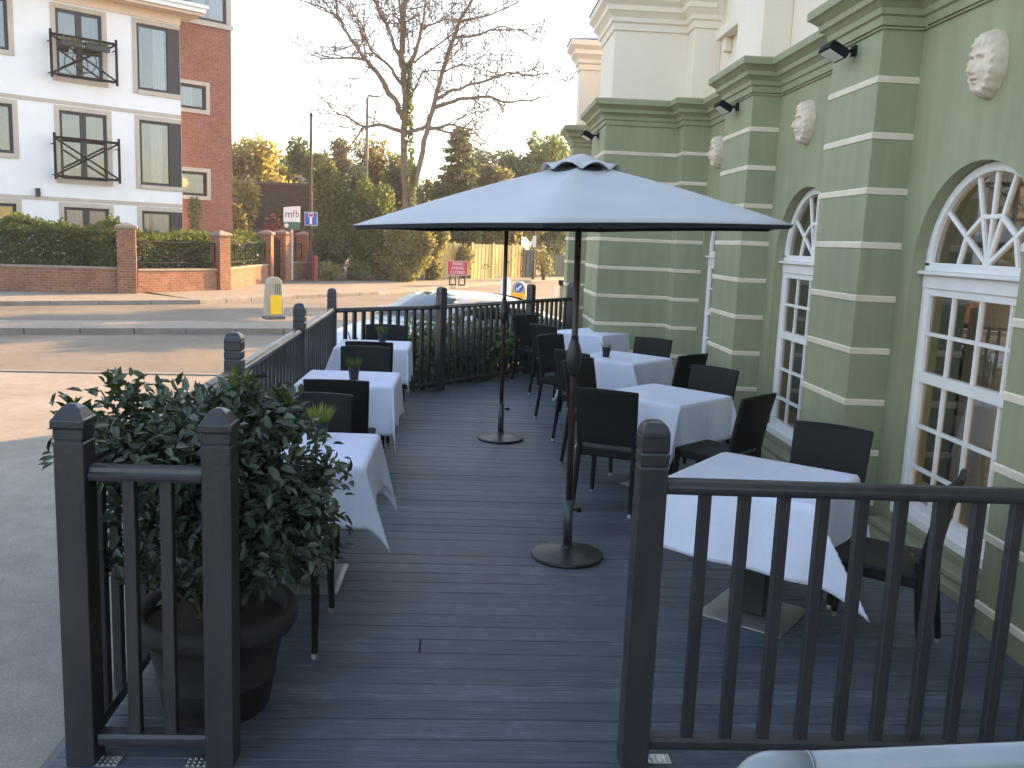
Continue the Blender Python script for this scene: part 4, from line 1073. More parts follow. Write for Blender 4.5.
for k, (z0, z1) in enumerate(((6.38, 7.68), (3.27, 4.58))):
    s0, s1 = -4.2, -2.24; d = .34; bm = MB()
    rod = lambda a, b, r=.030: bm.tube([AP(*a), AP(*b)], r, 6)
    rod((s0, z0 - .05, d), (s0, z1 + .08, d), .045); rod((s1, z0 - .05, d), (s1, z1 + .08, d), .045)
    rod((s0, z1 - .06, d), (s1, z1 - .06, d), .045); rod((s0, z0 + .06, d), (s1, z0 + .06, d), .045)
    rod((s0, z1 - .08, d), (s1, z0 + .08, d)); rod((s0, z0 + .08, d), (s1, z1 - .08, d))
    for s in (s0, s1):
        for z in (z0 + .1, z1 - .25): rod((s, z, 0), (s, z, d), .018)
    if k == 0:
        n = 22; c0 = AP((s0 + s1) / 2, (z0 + z1) / 2 - .08, d)
        bm.tube([AP((s0 + s1) / 2 + .36 * math.cos(2 * PI * i / n), (z0 + z1) / 2 - .08 + .36 * math.sin(2 * PI * i / n), d) for i in range(n + 1)], .014, 5)
    bl = bm.build('balcony_rail', M_IRON, APT)
    g = MB(); g.add([AP(s0 + .05, z0 + .1, d - .03), AP(s1 - .05, z0 + .1, d - .03), AP(s1 - .05, z1 - .1, d - .03), AP(s0 + .05, z1 - .1, d - .03)], [(0, 1, 2, 3)]); g.build('glass_panel', M_CLEAR, bl)
for s0, s1, lab in ((-3.95, -3.4, 'black window box with pale grass hung inside the upper balcony, left of the other'), (-3.22, -2.5, 'black window box with dark plants hung on the upper balcony beside the brick end')):
    t = thing('window_box', lab, 'window box', AP((s0 + s1) / 2, 7.28, .48), group='window boxes on the upper balcony')
    bm = MB(); abox(bm, s0, s1, 7.30, 7.46, .38, .54); bm.build('trough', M_BLACKPOT, t, bevel=.01)
    n = 90; ss = s0 + (s1 - s0) * nrg.random(n); P = np.array([AP(s_, 7.45, .46) for s_ in ss]); leaves('foliage', P, np.stack([nrg.normal(0, .5, n), nrg.normal(0, .5, n), np.ones(n)], 1), unit(n), .06 + .12 * nrg.random(n), M_OLIVE if s0 < -3.5 else M_HOLLY, t, .25)

# ================================================================== STREET WALL, PILLARS, HEDGES
def pillar_mb(x, y, a, w, h):
    return MB().sqloft([(w / 2, PZ - .05), (w / 2, h)], (x, y, 0), R(a)), MB().sqloft([(w / 2 + .05, h + .001), (w / 2 + .06, h + .05), (w / 2 + .03, h + .09), (.06, h + .17), (.02, h + .18)], (x, y, 0), R(a))
def street_wall(label, p0, p1, zt, pillars, rail=None, gap=(0, 0)):
    t = thing('brick_garden_wall', label, 'wall', (p1[0], p1[1], PZ), group='low red brick walls of the apartment garden')
    a = Vector(p0); b = Vector(p1); u = (b - a).normalized(); L_ = (b - a).length; n = Vector((u.y, -u.x))
    a2 = a + u * gap[0]; b2 = b - u * gap[1]; ang = math.atan2(u.y, u.x); m = (a2 + b2) / 2; ll = (b2 - a2).length
    if zt:
        MB().box((m.x, m.y, (PZ - .05 + zt) / 2), (ll, .23, zt - PZ + .05), rotz(ang)).build('wall', M_BRICKWALL, t)
        MB().box((m.x, m.y, zt + .036), (ll, .29, .07), rotz(ang)).build('coping', M_CAP, t, bevel=.015)
    for (x, y, w, h) in pillars:
        p, c = pillar_mb(x, y, math.degrees(ang), w, h)
        po = p.build('pillar', M_BRICKWALL, t); c.build('pillar_cap', M_CAP, po, bevel=.01)
    if rail:
        z0, z1 = rail; bm = MB(); P = lambda f, z: (a2.x + (b2.x - a2.x) * f, a2.y + (b2.y - a2.y) * f, z)
        r = .016
        bm.tube([P(0, z1), P(1, z1)], .024, 6); bm.tube([P(0, z0), P(1, z0)], .024, 6)
        k = max(2, int(round(ll / 1.25)))
        for i in range(k):
            f0, f1 = i / k, (i + 1) / k
            bm.tube([P(f1, z0), P(f1, z1)], .02, 6)
            if i % 2 == 0: bm.tube([P(f0, z1), P(f1, z0)], r, 5); bm.tube([P(f0 + .35 / k, z1), P(f1, z0 + .22)], r * .8, 5)
            else: bm.tube([P(f0, z0), P(f1, z1)], r, 5); bm.tube([P(f0, z0 + .22), P(f1 - .35 / k, z1)], r * .8, 5)
        bm.build('railing', M_IRON, t)
    return t
P1, P2, P3, P4, P5 = (-9.86, 26.62), (-7.98, 29.55), (-7.80, 35.4), (-7.42, 36.6), (-6.9, 38.4)
street_wall('long low shaded brick wall under the tall dark hedge, ending at a big pillar', (-24, 22.0), P1, .61, [(P1[0], P1[1], .5, 1.78)], None, (0, .2))
street_wall('sunlit low brick wall with black railings between two capped pillars', P1, P2, .56, [(P2[0], P2[1], .44, 1.66)], (.80, 1.42), (.26, .24))
street_wall('sunlit short brick wall with crossed railings beside the garden gate', P2, P3, .56, [(P3[0], P3[1], .44, 1.74)], (.80, 1.42), (.24, .24))
street_wall('narrow piece of brick wall right of the iron gate, behind the dead end sign post', P4, P5, .60, [(P4[0], P4[1], .50, 1.78), (P5[0], P5[1], .46, 1.74)], (.8, 1.4), (.26, .24))
t = thing('iron_gate', 'black iron garden gate between two brick pillars', 'gate', (*P3, PZ))
bm = MB(); a = Vector(P3); b = Vector(P4)
for i in range(9):
    q = a.lerp(b, .2 + .6 * i / 8); bm.tube([(q.x, q.y, 0), (q.x, q.y, 1.55 + .1 * math.sin(PI * i / 8))], .018, 6)
for z in (.1, .9, 1.45): 
    q0, q1 = a.lerp(b, .19), a.lerp(b, .81); bm.tube([(q0.x, q0.y, z), (q1.x, q1.y, z)], .02, 6)
bm.build('gate_leaf', M_IRON, t)
def hedge(label, pts, w, z0, z1, n, size, mat=M_HEDGE, seed=0):
    t = thing('hedge', label, 'hedge', (*pts[0], PZ), group='clipped hedges behind the garden wall')
    seg = [(Vector(a), Vector(b)) for a, b in zip(pts, pts[1:])]; ls = np.array([(b - a).length for a, b in seg]); ls /= ls.sum()
    k = nrg.choice(len(seg), n, p=ls); f = nrg.random(n); P = []; A = []; Nn = []
    for i in range(n):
        a, b = seg[k[i]]; u = (b - a).normalized(); nn = Vector((u.y, -u.x)); q = a.lerp(b, f[i])
        c = rng.random(); lump = .12 * math.sin(q.x * 2.1 + q.y * 1.3) + .07 * math.sin(q.x * 5.3 + 1)
        if c < .5: off = w / 2 + rng.gauss(0, .06) + lump; z = z0 + (z1 - z0) * rng.random(); o = nn
        elif c < .85: off = rng.uniform(-w / 2, w / 2); z = z1 + rng.gauss(0, .07) + lump; o = None
        else: off = rng.uniform(-w / 2, w / 2); z = z0 + (z1 - z0) * rng.random(); o = nn
        P.append((q.x + nn.x * off, q.y + nn.y * off, z))
        A.append((rng.gauss(0, .7) + (o.x * .4 if o else 0), rng.gauss(0, .7) + (o.y * .4 if o else 0), rng.gauss(.25 if o is None else -.1, .6)))
        Nn.append((rng.gauss(0, .5) + (o.x * .7 if o else 0), rng.gauss(0, .5) + (o.y * .7 if o else 0), rng.gauss(.6, .4)))
    P = np.array(P); A = np.array(A); Nn = np.array(Nn); hi = P[:, 2] > z1 - .16 + .08 * nrg.normal(size=n)
    leaves('foliage', P[~hi], A[~hi], Nn[~hi], size * (.6 + .8 * nrg.random((~hi).sum())), mat, t, .5)
    leaves('foliage', P[hi], A[hi], Nn[hi], size * (.6 + .8 * nrg.random(hi.sum())), M_HEDGETOP, t, .5)
    bm = MB()
    for a, b in seg:
        L_ = (b - a).length
        for i in range(int(L_ / .5) + 1):
            q = a.lerp(b, (i + .5) / (int(L_ / .5) + 1)); bm.tube([(q.x, q.y, PZ), (q.x + rng.uniform(-.1, .1), q.y, z1 - .25)], [.03, .012], 5)
    bm.build('stem', M_BARKD, t)
hedge('tall dark laurel hedge behind the shaded brick wall, yellow green along its top', [(-15.5, 25.65), (-10.35, 27.4)], 1.0, .48, 1.74, 21000, .12)
hedge('hedge behind the railings between the two sunlit pillars', [(-10.3, 27.6), (-8.7, 30.3)], .9, .45, 1.55, 8000, .12)
hedge('hedge behind the short wall next to the garden gate', [(-8.7, 30.4), (-8.5, 35.2)], .9, .45, 1.58, 6000, .12)

# ================================================================== STREET FURNITURE
def bollard(x, y, rz, label, sign):
    t = thing('traffic_bollard', label, 'bollard', (x, y, PZ), R(rz), group='illuminated traffic bollards on the islands')
    K = dict(world=False)
    # rounded-top slab, wider at the foot; faces -y
    def slab(w, h, dpt, r, z0=0.0, taper=.04, y=0):
        pts = [(-w / 2 - taper, z0), (w / 2 + taper, z0), (w / 2, h - r)] + [(w / 2 * math.cos(a), h - r + r * math.sin(a)) for a in np.linspace(.25, PI - .25, 10)] + [(-w / 2, h - r)]
        n = len(pts); bm = MB()
        bm.add([(px, y - dpt / 2, pz) for px, pz in pts] + [(px, y + dpt / 2, pz) for px, pz in pts], [tuple(range(n - 1, -1, -1)), tuple(range(n, 2 * n))] + [(i, (i + 1) % n, n + (i + 1) % n, n + i) for i in range(n)])
        return bm
    slab(.32, .95, .25, .155, .06).build('shell', M_BOLL, t, bevel=.03, seg=3, **K)
    MB().bx((-.22, -.16, 0), (.22, .16, .07)).build('base', M_BOLLD, t, bevel=.02, **K)
    if sign:
        MB().bx((-.15, -.132, .12), (.15, -.127, .71)).build('yellow_panel', M_ORANGE, t, **K)
        c = MB().tube([(0, -.125, .82), (0, -.133, .82)], .095, 28).build('blue_disc', M_BLUE, t, **K)
        bm = MB(); bm.box((.008, -.136, .826), (.028, .004, .11), Matrix.Rotation(R(45), 4, 'Y'))
        bm.add([(-.06, -.137, .76), (-.06, -.137, .835), (.012, -.137, .76)], [(0, 2, 1), (0, 1, 2)])
        bm.build('arrow', M_SIGNW, c, **K)
    else:
        MB().bx((-.13, -.132, .12), (.13, -.127, .54)).build('yellow_panel', M_YELLOW, t, bevel=.0, **K)
        bm = MB()
        for k in range(3): bm.bx((-.02 + .05 * k, -.131, .56), (.0 + .05 * k, -.1265, .80))
        bm.build('louvre', M_BOLLD, t, **K)
    return t
bollard(-4.32, 20.3, 36, 'worn cream traffic bollard with a yellow panel, on the kerbed island in the road', False)
b_ = bollard(1.2, 20.6, -6, 'white traffic bollard with a round blue arrow sign above amber yellow, beyond the end railing', True); b_.scale = (1, 1, 1.10)
t = thing('marker_post', 'slim white post on the road edge, half hidden by the far parasol pole', 'post', (.91, 21.3, PZ))
MB().tube([(.91, 21.3, PZ), (.91, 21.3, .95)], .115, 14).build('shaft', M_SIGNW, t); MB().lathe([(.117, .951), (.09, 1.02), (.02, 1.05)], 14, (.91, 21.3, 0)).build('cap', M_SIGNW, t)
t = thing('cabinet_post', 'pale framed post with a black cap in front of the last green bay', 'post', (2.02, 19.6, PZ))
MB().bx((1.93, 19.5, GZ), (1.98, 19.6, .98)).bx((2.18, 19.5, GZ), (2.2, 19.6, .98)).build('frame', M_SIGNW, t); MB().bx((2.03, 19.45, GZ), (2.17, 19.6, .98)).build('panel', M_GALV, t)
MB().bx((2.0, 19.42, .981), (2.2, 19.64, 1.09)).build('cap', M_IRON, t, bevel=.02)
# dead-end sign on the old brown column
t = thing('column', 'tall rusty brown street column without a lantern, beside the brick pillars', 'lamp post', (-6.50, 37.6, PZ))
MB().lathe([(.17, 0), (.17, .7), (.12, .78), (.115, 1.2), (.075, 1.25), (.07, 3.5), (.058, 3.55), (.05, 6.55), (.065, 6.58), (.065, 6.68), (.01, 6.74)], 14, (-6.50, 37.6, PZ)).build('shaft', M_RUST, t, smooth=False)
t = thing('road_sign', 'square blue dead end sign with a white T and red bar', 'sign', (-6.45, 37.5, 2.4))
m = face_mat((-6.46, 37.45, 2.44), (1, 0, 0))
def panel(bm, m, x0, x1, z0, z1, d): return bm.add([m @ Vector((x, z, dd)) for dd in (d - .012, d) for x, z in ((x0, z0), (x1, z0), (x1, z1), (x0, z1))], [(0, 1, 2, 3)[::-1], (4, 5, 6, 7), (0, 1, 5, 4), (1, 2, 6, 5), (2, 3, 7, 6), (3, 0, 4, 7)])
# face_mat z axis points away from the viewer for right=+x, so build towards -y
mm = face_mat((-6.46, 37.45, 2.44), (1, 0, 0)); 
panel(MB(), mm, -.26, .26, -.27, .27, .0).build('plate', M_SIGNW, t)
panel(MB(), mm, -.24, .24, -.25, .25, .014).build('blue_field', M_BLUE, t)
panel(MB(), mm, -.045, .045, -.21, .10, .028).build('white_stem', M_SIGNW, t)
panel(MB(), mm, -.11, .11, .07, .21, .0275).build('white_border', M_SIGNW, t); panel(MB(), mm, -.09, .09, .09, .19, .041).build('red_bar', M_SIGNR, t)
t = thing('estate_board', 'estate agent board, white with large lettering over a green curved foot, on a white post', 'sign', (-7.12, 36.9, PZ))
MB().bx((-7.16, 36.88, PZ), (-7.08, 36.96, 2.3)).build('post', M_SIGNW, t)
mm = face_mat((-7.12, 36.86, 2.42), (1, 0, 0))
def curved(bm, top, bot, d, n=10):
    for i in range(n):
        x0, x1 = -.33 + .66 * i / n, -.33 + .66 * (i + 1) / n
        vs = [mm @ Vector((x, z, dd)) for dd in (d - .02, d) for x, z in ((x0, bot(x0)), (x1, bot(x1)), (x1, top(x1)), (x0, top(x0)))]
        bm.add(vs, [(3, 2, 1, 0), (4, 5, 6, 7), (0, 1, 5, 4), (2, 3, 7, 6), (1, 2, 6, 5), (3, 0, 4, 7)])
    return bm
edge = lambda x: -.17 + .12 * (x + .33) - .12 * (x + .33) ** 2
curved(MB(), lambda x: .42 + .07 * math.sin((x + .33) * 2.2), edge, .0).build('white_panel', M_SIGNW, t)
curved(MB(), lambda x: edge(x) - .001, lambda x: -.42 - .03 * math.sin((x + .33) * 3), .0).build('green_panel', M_AGENTG, t)
text('m', 'lettering', M_INK, t, mm @ Matrix.Translation((-.12, .16, .004)), .42, .26); text('f', 'lettering', M_INKR, t, mm @ Matrix.Translation((.08, .17, .004)), .40, .10); text('b', 'lettering', M_INK, t, mm @ Matrix.Translation((.22, .17, .004)), .40, .12)
MB().tube([mm @ Vector((-.21, -.29, .0)), mm @ Vector((-.21, -.29, .012))], .085, 20).build('white_disc', M_SIGNW, t)
t = thing('post', 'short faded red post at the foot of the rusty column', 'post', (-6.22, 37.1, PZ))
MB().lathe([(.11, 0), (.11, .95), (.08, 1.02), (.02, 1.05)], 12, (-6.22, 37.1, PZ)).build('shaft', M_REDPOST, t)
t = thing('roadworks_sign', 'red temporary board reading ROAD AHEAD CLOSED on a dark frame', 'sign', (-.42, 37.9, PZ))
mm = face_mat((-.42, 37.86, .66), (1, 0, 0))
panel(MB(), mm, -.43, .43, -.30, .30, 0).build('red_panel', M_SIGNR, t)
bm = MB()
for x0, x1, z0, z1 in ((-.43, .43, .285, .30), (-.43, .43, -.30, -.285), (-.43, -.415, -.284, .284), (.415, .43, -.284, .284)): panel(bm, mm, x0, x1, z0, z1, .013)
bm.build('white_border', M_SIGNW, t)
for k, s in enumerate(('ROAD', 'AHEAD', 'CLOSED')): text(s, 'lettering', M_SIGNW, t, mm @ Matrix.Translation((0, .18 - .175 * k, .004)), .17, (.42, .52, .62)[k], .003)
bm = MB()
for sx in (-1, 1):
    bm.tube([(-.42 + sx * .30, 37.86, .36), (-.42 + sx * .32, 37.86, PZ + .04)], .03, 6); bm.tube([(-.42 + sx * .10, 37.9, .36), (-.42 + sx * .06, 37.95, PZ + .04)], .025, 6)
    bm.tube([(-.42 + sx * .05, 37.75, PZ + .03), (-.42 + sx * .33, 37.75, PZ + .03)], .035, 6)
bm.build('stand', M_IRON, t)
t = thing('street_lamp', 'grey street lamp with a flat oval lantern in front of the bare tree', 'lamp post', (-4.75, 42, PZ))
MB().lathe([(.13, 0), (.13, 1.2), (.085, 1.3), (.065, 8.0)], 12, (-4.75, 42, PZ)).build('shaft', M_GALV, t)
MB().tube([(-4.75, 42, 7.9), (-4.72, 42, 8.06), (-4.55, 42, 8.08)], .05, 8).build('bracket_arm', M_GALV, t)
MB().lathe([(.02, .09), (.16, .06), (.22, 0), (.18, -.06), (.02, -.08)], 16).v
lm = MB().lathe([(.01, .09), (.6, .06), (1, 0), (.7, -.5), (.01, -.7)], 16); lm.v = [(-4.42 + x * .30, 42 + y * .12, 8.07 + z * .10) for x, y, z in lm.v]; lm.build('lantern', M_GALV, t, smooth=True)
t = thing('thin_lamp_column', 'thin dark lamp column with a pale notice, beside the green gate', 'lamp post', (3.42, 47, PZ))
MB().lathe([(.09, 0), (.09, 1.0), (.055, 1.05), (.05, 4.6)], 10, (3.42, 47, PZ)).build('shaft', M_RUST, t); MB().bx((3.33, 46.9, 1.6), (3.51, 46.94, 2.2)).build('notice', M_SIGNW, t)
def board_fence(name, label, p0, p1, h, mat, cat='fence', step=.15):
    t = thing(name, label, cat, (*p0, PZ)); a = Vector(p0); b = Vector(p1); u = (b - a).normalized(); L_ = (b - a).length; ang = math.atan2(u.y, u.x); n = int(L_ / step)
    bm = MB()
    for i in range(n):
        q = a + u * (i + .5) * L_ / n; d = .012 if i % 2 else -.012
        bm.box((q.x - u.y * d, q.y + u.x * d, PZ + h / 2 + rng.uniform(-.015, .015)), (L_ / n * 1.05, .02, h), rotz(ang + .02))
    bm.build('boarding', mat, t)
    bm = MB()
    for z in (.35, h - .3): m_ = (a + b) / 2; bm.box((m_.x + u.y * -.06, m_.y + u.x * .06, PZ + z), (L_, .05, .09), rotz(ang))
    bm.build('back_rail', mat, t)
    for i in range(int(L_ / 1.8) + 1):
        q = a + u * min(L_, i * 1.8 + .01); MB().box((q.x + u.y * .05, q.y - u.x * .05, PZ + h / 2 + .04), (.11, .08, h + .08), rotz(ang)).build('fence_post', mat, t)
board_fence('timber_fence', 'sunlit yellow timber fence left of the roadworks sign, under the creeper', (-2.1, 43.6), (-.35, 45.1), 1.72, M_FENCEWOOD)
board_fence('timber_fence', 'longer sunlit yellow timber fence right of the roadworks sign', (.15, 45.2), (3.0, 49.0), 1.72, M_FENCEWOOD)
board_fence('timber_gate', 'dark green boarded gate at the end of the yellow fence', (2.95, 48.6), (3.75, 49.4), 1.5, M_GATEG, 'gate')
board_fence('timber_fence', 'dull olive green fence beyond the pale creeper, next to the green building', (4.3, 51.5), (7.5, 54), 1.25, M_FENCEG)
t = thing('stone_slab', 'pale flat stone slab among the bushes beside the round bush', 'stone', (-4.95, 39, .3))
MB().box((-4.95, 39.2, .53), (.8, .5, .09)).build('slab', M_KERB, t, bevel=.02); MB().box((-4.95, 39.3, .22), (.5, .35, .52)).build('plinth', M_BRICKDARK, t)

# ================================================================== PARKED CAR
def make_car():
    a = math.atan2(-.75, -.66)
    t = thing('parked_car', 'low silver white car parked just beyond the end railing', 'car', (-.22, 13.92, GZ), a)
    K = dict(world=False)
    def ring_loft(st, n=7):
        """stations (x, z0, zt, w, crown) -> smooth closed tube"""
        vs = []; fs = []
        for (x, z0, zt, w, cr) in st:
            half = [(0, z0), (w * .82, z0), (w * .97, z0 + .10), (w, z0 + (zt - z0) * .5), (w * .965, zt - .05), (w * .90, zt), (0, zt + cr)]
            ring = half + [(-y, z) for y, z in half[-2:0:-1]]
            vs += [(x, y, z) for y, z in ring]
        k = len(half) * 2 - 2
        for i in range(len(st) - 1):
            for j in range(k): fs.append((i * k + j, i * k + (j + 1) % k, (i + 1) * k + (j + 1) % k, (i + 1) * k + j))
        fs += [tuple(range(k - 1, -1, -1)), tuple((len(st) - 1) * k + j for j in range(k))]
        return MB().add(vs, fs)
    st = [(-2.12, .34, .70, .62, .01), (-2.05, .24, .83, .76, .02), (-1.6, .17, .90, .85, .02), (-.9, .15, .90, .875, .02), (0, .15, .88, .88, .02), (.75, .15, .86, .88, .03), (1.3, .16, .80, .86, .05), (1.8, .2, .70, .80, .06), (2.05, .26, .60, .68, .04), (2.13, .34, .50, .52, .02)]
    b = ring_loft(st).build('body', M_CAR, t, smooth=True, bevel=.0, **K); b.modifiers.new('s', 'SUBSURF').render_levels = 2
    gs = [(-1.85, .88, .62, .68), (-1.5, 1.03, .60, .76), (-1.0, 1.17, .575, .80), (-.45, 1.245, .56, .82), (.05, 1.255, .555, .82), (.40, 1.20, .56, .82), (.80, 1.02, .62, .80), (1.12, .86, .70, .76)]
    vs = []; fs = []
    def sec(x, zt, w, wb): return [(x, -wb, .84), (x, -w - .02, zt - .05), (x, -w * .9, zt), (x, 0, zt + .03), (x, w * .9, zt), (x, w + .02, zt - .05), (x, wb, .84)]
    for g in gs: vs += sec(*g)
    for i in range(len(gs) - 1):
        for j in range(6): fs.append((i * 7 + j, i * 7 + j + 1, i * 7 + 8 + j, i * 7 + 7 + j))
    fs += [tuple(range(6, -1, -1)), tuple((len(gs) - 1) * 7 + j for j in range(7))]
    r = MB().add(vs, fs).build('roof', M_CAR, t, smooth=True, **K); r.modifiers.new('s', 'SUBSURF').render_levels = 2
    def interp(x):
        for g0, g1 in zip(gs, gs[1:]):
            if g0[0] <= x <= g1[0]:
                f = (x - g0[0]) / (g1[0] - g0[0]); return [g0[k] + (g1[k] - g0[k]) * f for k in (1, 2, 3)]
    for sy in (-1, 1):
        for (xa, xb) in ((-1.45, -.50), (-.44, .72)):
            bm = MB(); n = 12; vs = []; fs = []
            for i in range(n + 1):
                x = xa + (xb - xa) * i / n; zt, w, wb = interp(x); lo, hi = .14, .86
                for f in (lo, (lo + hi) / 2, hi): vs.append((x, sy * (wb + (w + .02 - wb) * f + .012), .84 + (zt - .05 - .84) * f))
            for i in range(n):
                for j in (0, 1): fs.append((i * 3 + j, i * 3 + j + 1, i * 3 + j + 4, i * 3 + j + 3))
            bm.add(vs, fs).build('side_window', M_CARGL, t, smooth=True, solid=.006, **K)
        m = MB().lathe([(.01, -.06), (.06, -.05), (.075, 0), (.06, .05), (.01, .06)], 14)
        m.v = [(.62 + x * .9, sy * .93 + y * 1.6, .92 + z) for x, y, z in m.v]; m.build('wing_mirror', M_CAR, t, smooth=True, **K)
        for wx in (-1.32, 1.33):
            w = MB().lathe([(.19, -.10), (.30, -.10), (.32, -.07), (.32, .07), (.30, .10), (.19, .10)], 28); w.v = [(wx + x, sy * .80 + z, .32 + y) for x, y, z in w.v]
            wh = w.build('wheel', M_TYRE, t, smooth=True, **K)
            q = MB().lathe([(.02, .085), (.06, .09), (.17, .075), (.205, .095), (.21, .06)], 24); q.v = [(wx + x, sy * (.80 + z), .32 + y) for x, y, z in q.v]; q.build('rim', M_ALLOY, wh, **K)
        h = MB().lathe([(.01, .05), (.09, .03), (.13, -.02), (.10, -.05)], 14); h.v = [(1.86 + z * .9, sy * .58 + y * 1.1, .60 + x * .55) for x, y, z in h.v]; h.build('headlight', M_LAMP, t, smooth=True, **K)
    def slope(pts, name, mat):
        n = len(pts[0]); vs = [p for row in pts for p in row]
        MB().add(vs, [(i * n + j, i * n + j + 1, (i + 1) * n + j + 1, (i + 1) * n + j) for i in range(len(pts) - 1) for j in range(n - 1)]).build(name, mat, t, smooth=True, solid=.006, **K)
    def grid(xs):
        rows = []
        for x in xs:
            zt, w, wb = interp(x); rows.append([(x + .010, yy * w * .88, zt + .032 * (1 - yy * yy) + .012) for yy in (-1, -.5, 0, .5, 1)])
        return rows
    slope(grid((.36, .50, .65, .80, .95, 1.06)), 'windscreen', M_CARGL)
    slope(grid((-1.75, -1.6, -1.4, -1.2, -1.05)), 'rear_window', M_CARGL)
    MB().bx((2.06, -.26, .33), (2.145, .26, .44)).build('number_plate', M_SIGNW, t, bevel=.01, **K)
    return t
make_car()

# ================================================================== PLANTING
def shrub(label, x, y, r, h, n, size, mat, group=None, z=GZ, stems=7, cat='shrub', ell=None, name='shrub', k=9, fill=.4, wide=.5, six=False):
    t = thing(name, label, cat, (x, y, z), group=group)
    e = ell or [(x, y, z + h * .5, r * .7, r * .7, h * .42)] + clumps((x, y, z + h * .52), (r, r, h * .48), k, .42)
    bm = MB()
    for i in range(stems):
        th = rng.uniform(0, 6.28); q = r * rng.uniform(.2, .8)
        bm.tube([(x + .1 * r * math.cos(th), y + .1 * r * math.sin(th), z), (x + q * .5 * math.cos(th), y + q * .5 * math.sin(th), z + h * .45), (x + q * math.cos(th), y + q * math.sin(th), z + h * rng.uniform(.65, .92))], [.02 + .008 * h, .015 + .004 * h, .006], 6)
    bm.build('stem', M_STEM if h < 2 else M_BARKD, t)
    foliage('foliage', e, n, size, mat, t, wide=wide, six=six, fill=fill, zmin=z + .02)
    return t
sg = 'leafy shrubs behind the end railing'
for i, (x, y, r, h, n, lab) in enumerate(((-1.15, 10.98, .42, 1.0, 420, 'sparse leafy shrub at the corner where the side and end railings meet'),
                              (-.62, 11.55, .50, 1.06, 800, 'dense leafy shrub behind the end railing, left of its middle post'),
                              (.02, 12.28, .55, 1.04, 1050, 'dense dark leafy shrub behind the end railing, right of its middle post'),
                              (.66, 13.10, .52, .98, 800, 'leafy shrub behind the end railing, in line with the far parasol pole'),
                              (1.15, 13.85, .46, 1.02, 700, 'leafy shrub at the right end of the end railing, by the last green bay'))):
    shrub(lab, x, y, r, h, n, .085, M_IVY if i % 2 else M_HOLLY, sg, six=True, wide=.55, fill=.6)

def limb_tree(t, limbs, y0, twig=True, mat=M_BARK, seed=5):
    """limbs: [(points (x, z), r0, r1)]; y wanders; twigs branch off"""
    r_ = random.Random(seed); trunk = MB(); br = MB(); tw = MB()
    ends = []
    for idx, (pts, r0, r1) in enumerate(limbs):
        yy = y0; path = []; slope_ = r_.uniform(-.45, .45) if idx > 2 else 0
        L0 = 0
        for i, (x, z) in enumerate(pts):
            if i: L0 += math.hypot(x - pts[i - 1][0], z - pts[i - 1][1])
            path.append(Vector((x, y0 + slope_ * L0, z)))
        fine = []
        for i in range(len(path) - 1):
            for k in range(4):
                p = path[i].lerp(path[i + 1], k / 4)
                w = .035 * min(1, r0 * 8)
                if k: p = p + Vector((r_.gauss(0, w), r_.gauss(0, w), r_.gauss(0, w)))
                fine.append(p)
        fine.append(path[-1]); n = len(fine)
        rad = [r0 + (r1 - r0) * (i / (n - 1)) ** .8 for i in range(n)]
        (trunk if idx < 2 else br).tube(fine, rad, 10 if idx < 2 else 7)
        if twig:
            def grow(p, d, r, L_, lev):
                q = [p]; dd = d.copy()
                k = 4
                for i in range(k):
                    dd = (dd + Vector((r_.gauss(0, .22), r_.gauss(0, .22), r_.gauss(.05, .18)))).normalized(); q.append(q[-1] + dd * L_ / k)
                tw.tube(q, [max(.0065, r * (1 - .75 * i / k)) for i in range(k + 1)], 4, cap=False)
                if lev > 0:
                    for i in range(1, k + 1):
                        for _ in range(2):
                            if r_.random() < .75:
                                nd = (dd + Vector((r_.gauss(0, .7), r_.gauss(0, .7), r_.gauss(.1, .6)))).normalized(); grow(q[i], nd, r * .6, L_ * r_.uniform(.35, .6), lev - 1)
            s0 = int(n * (.45 if idx < 2 else .25))
            for i in range(s0, n):
                for _ in range(1):
                    if r_.random() < .97:
                        d = (fine[min(i + 1, n - 1)] - fine[max(0, i - 1)]).normalized()
                        nd = (d * .7 + Vector((r_.gauss(0, .6), r_.gauss(0, .6), r_.gauss(.15, .55)))).normalized()
                        grow(fine[i], nd, max(.016, min(.03, rad[i] * .6)), r_.uniform(1.0, 2.3), 2)
    trunk.build('trunk', mat, t, smooth=True); br.build('limb', mat, t, smooth=True)
    if twig: tw.build('twig', mat, t)
t = thing('bare_tree', 'tall bare tree with two leaning trunks, spreading leafless limbs and ivy up its trunk', 'tree', (-2.75, 40, PZ))
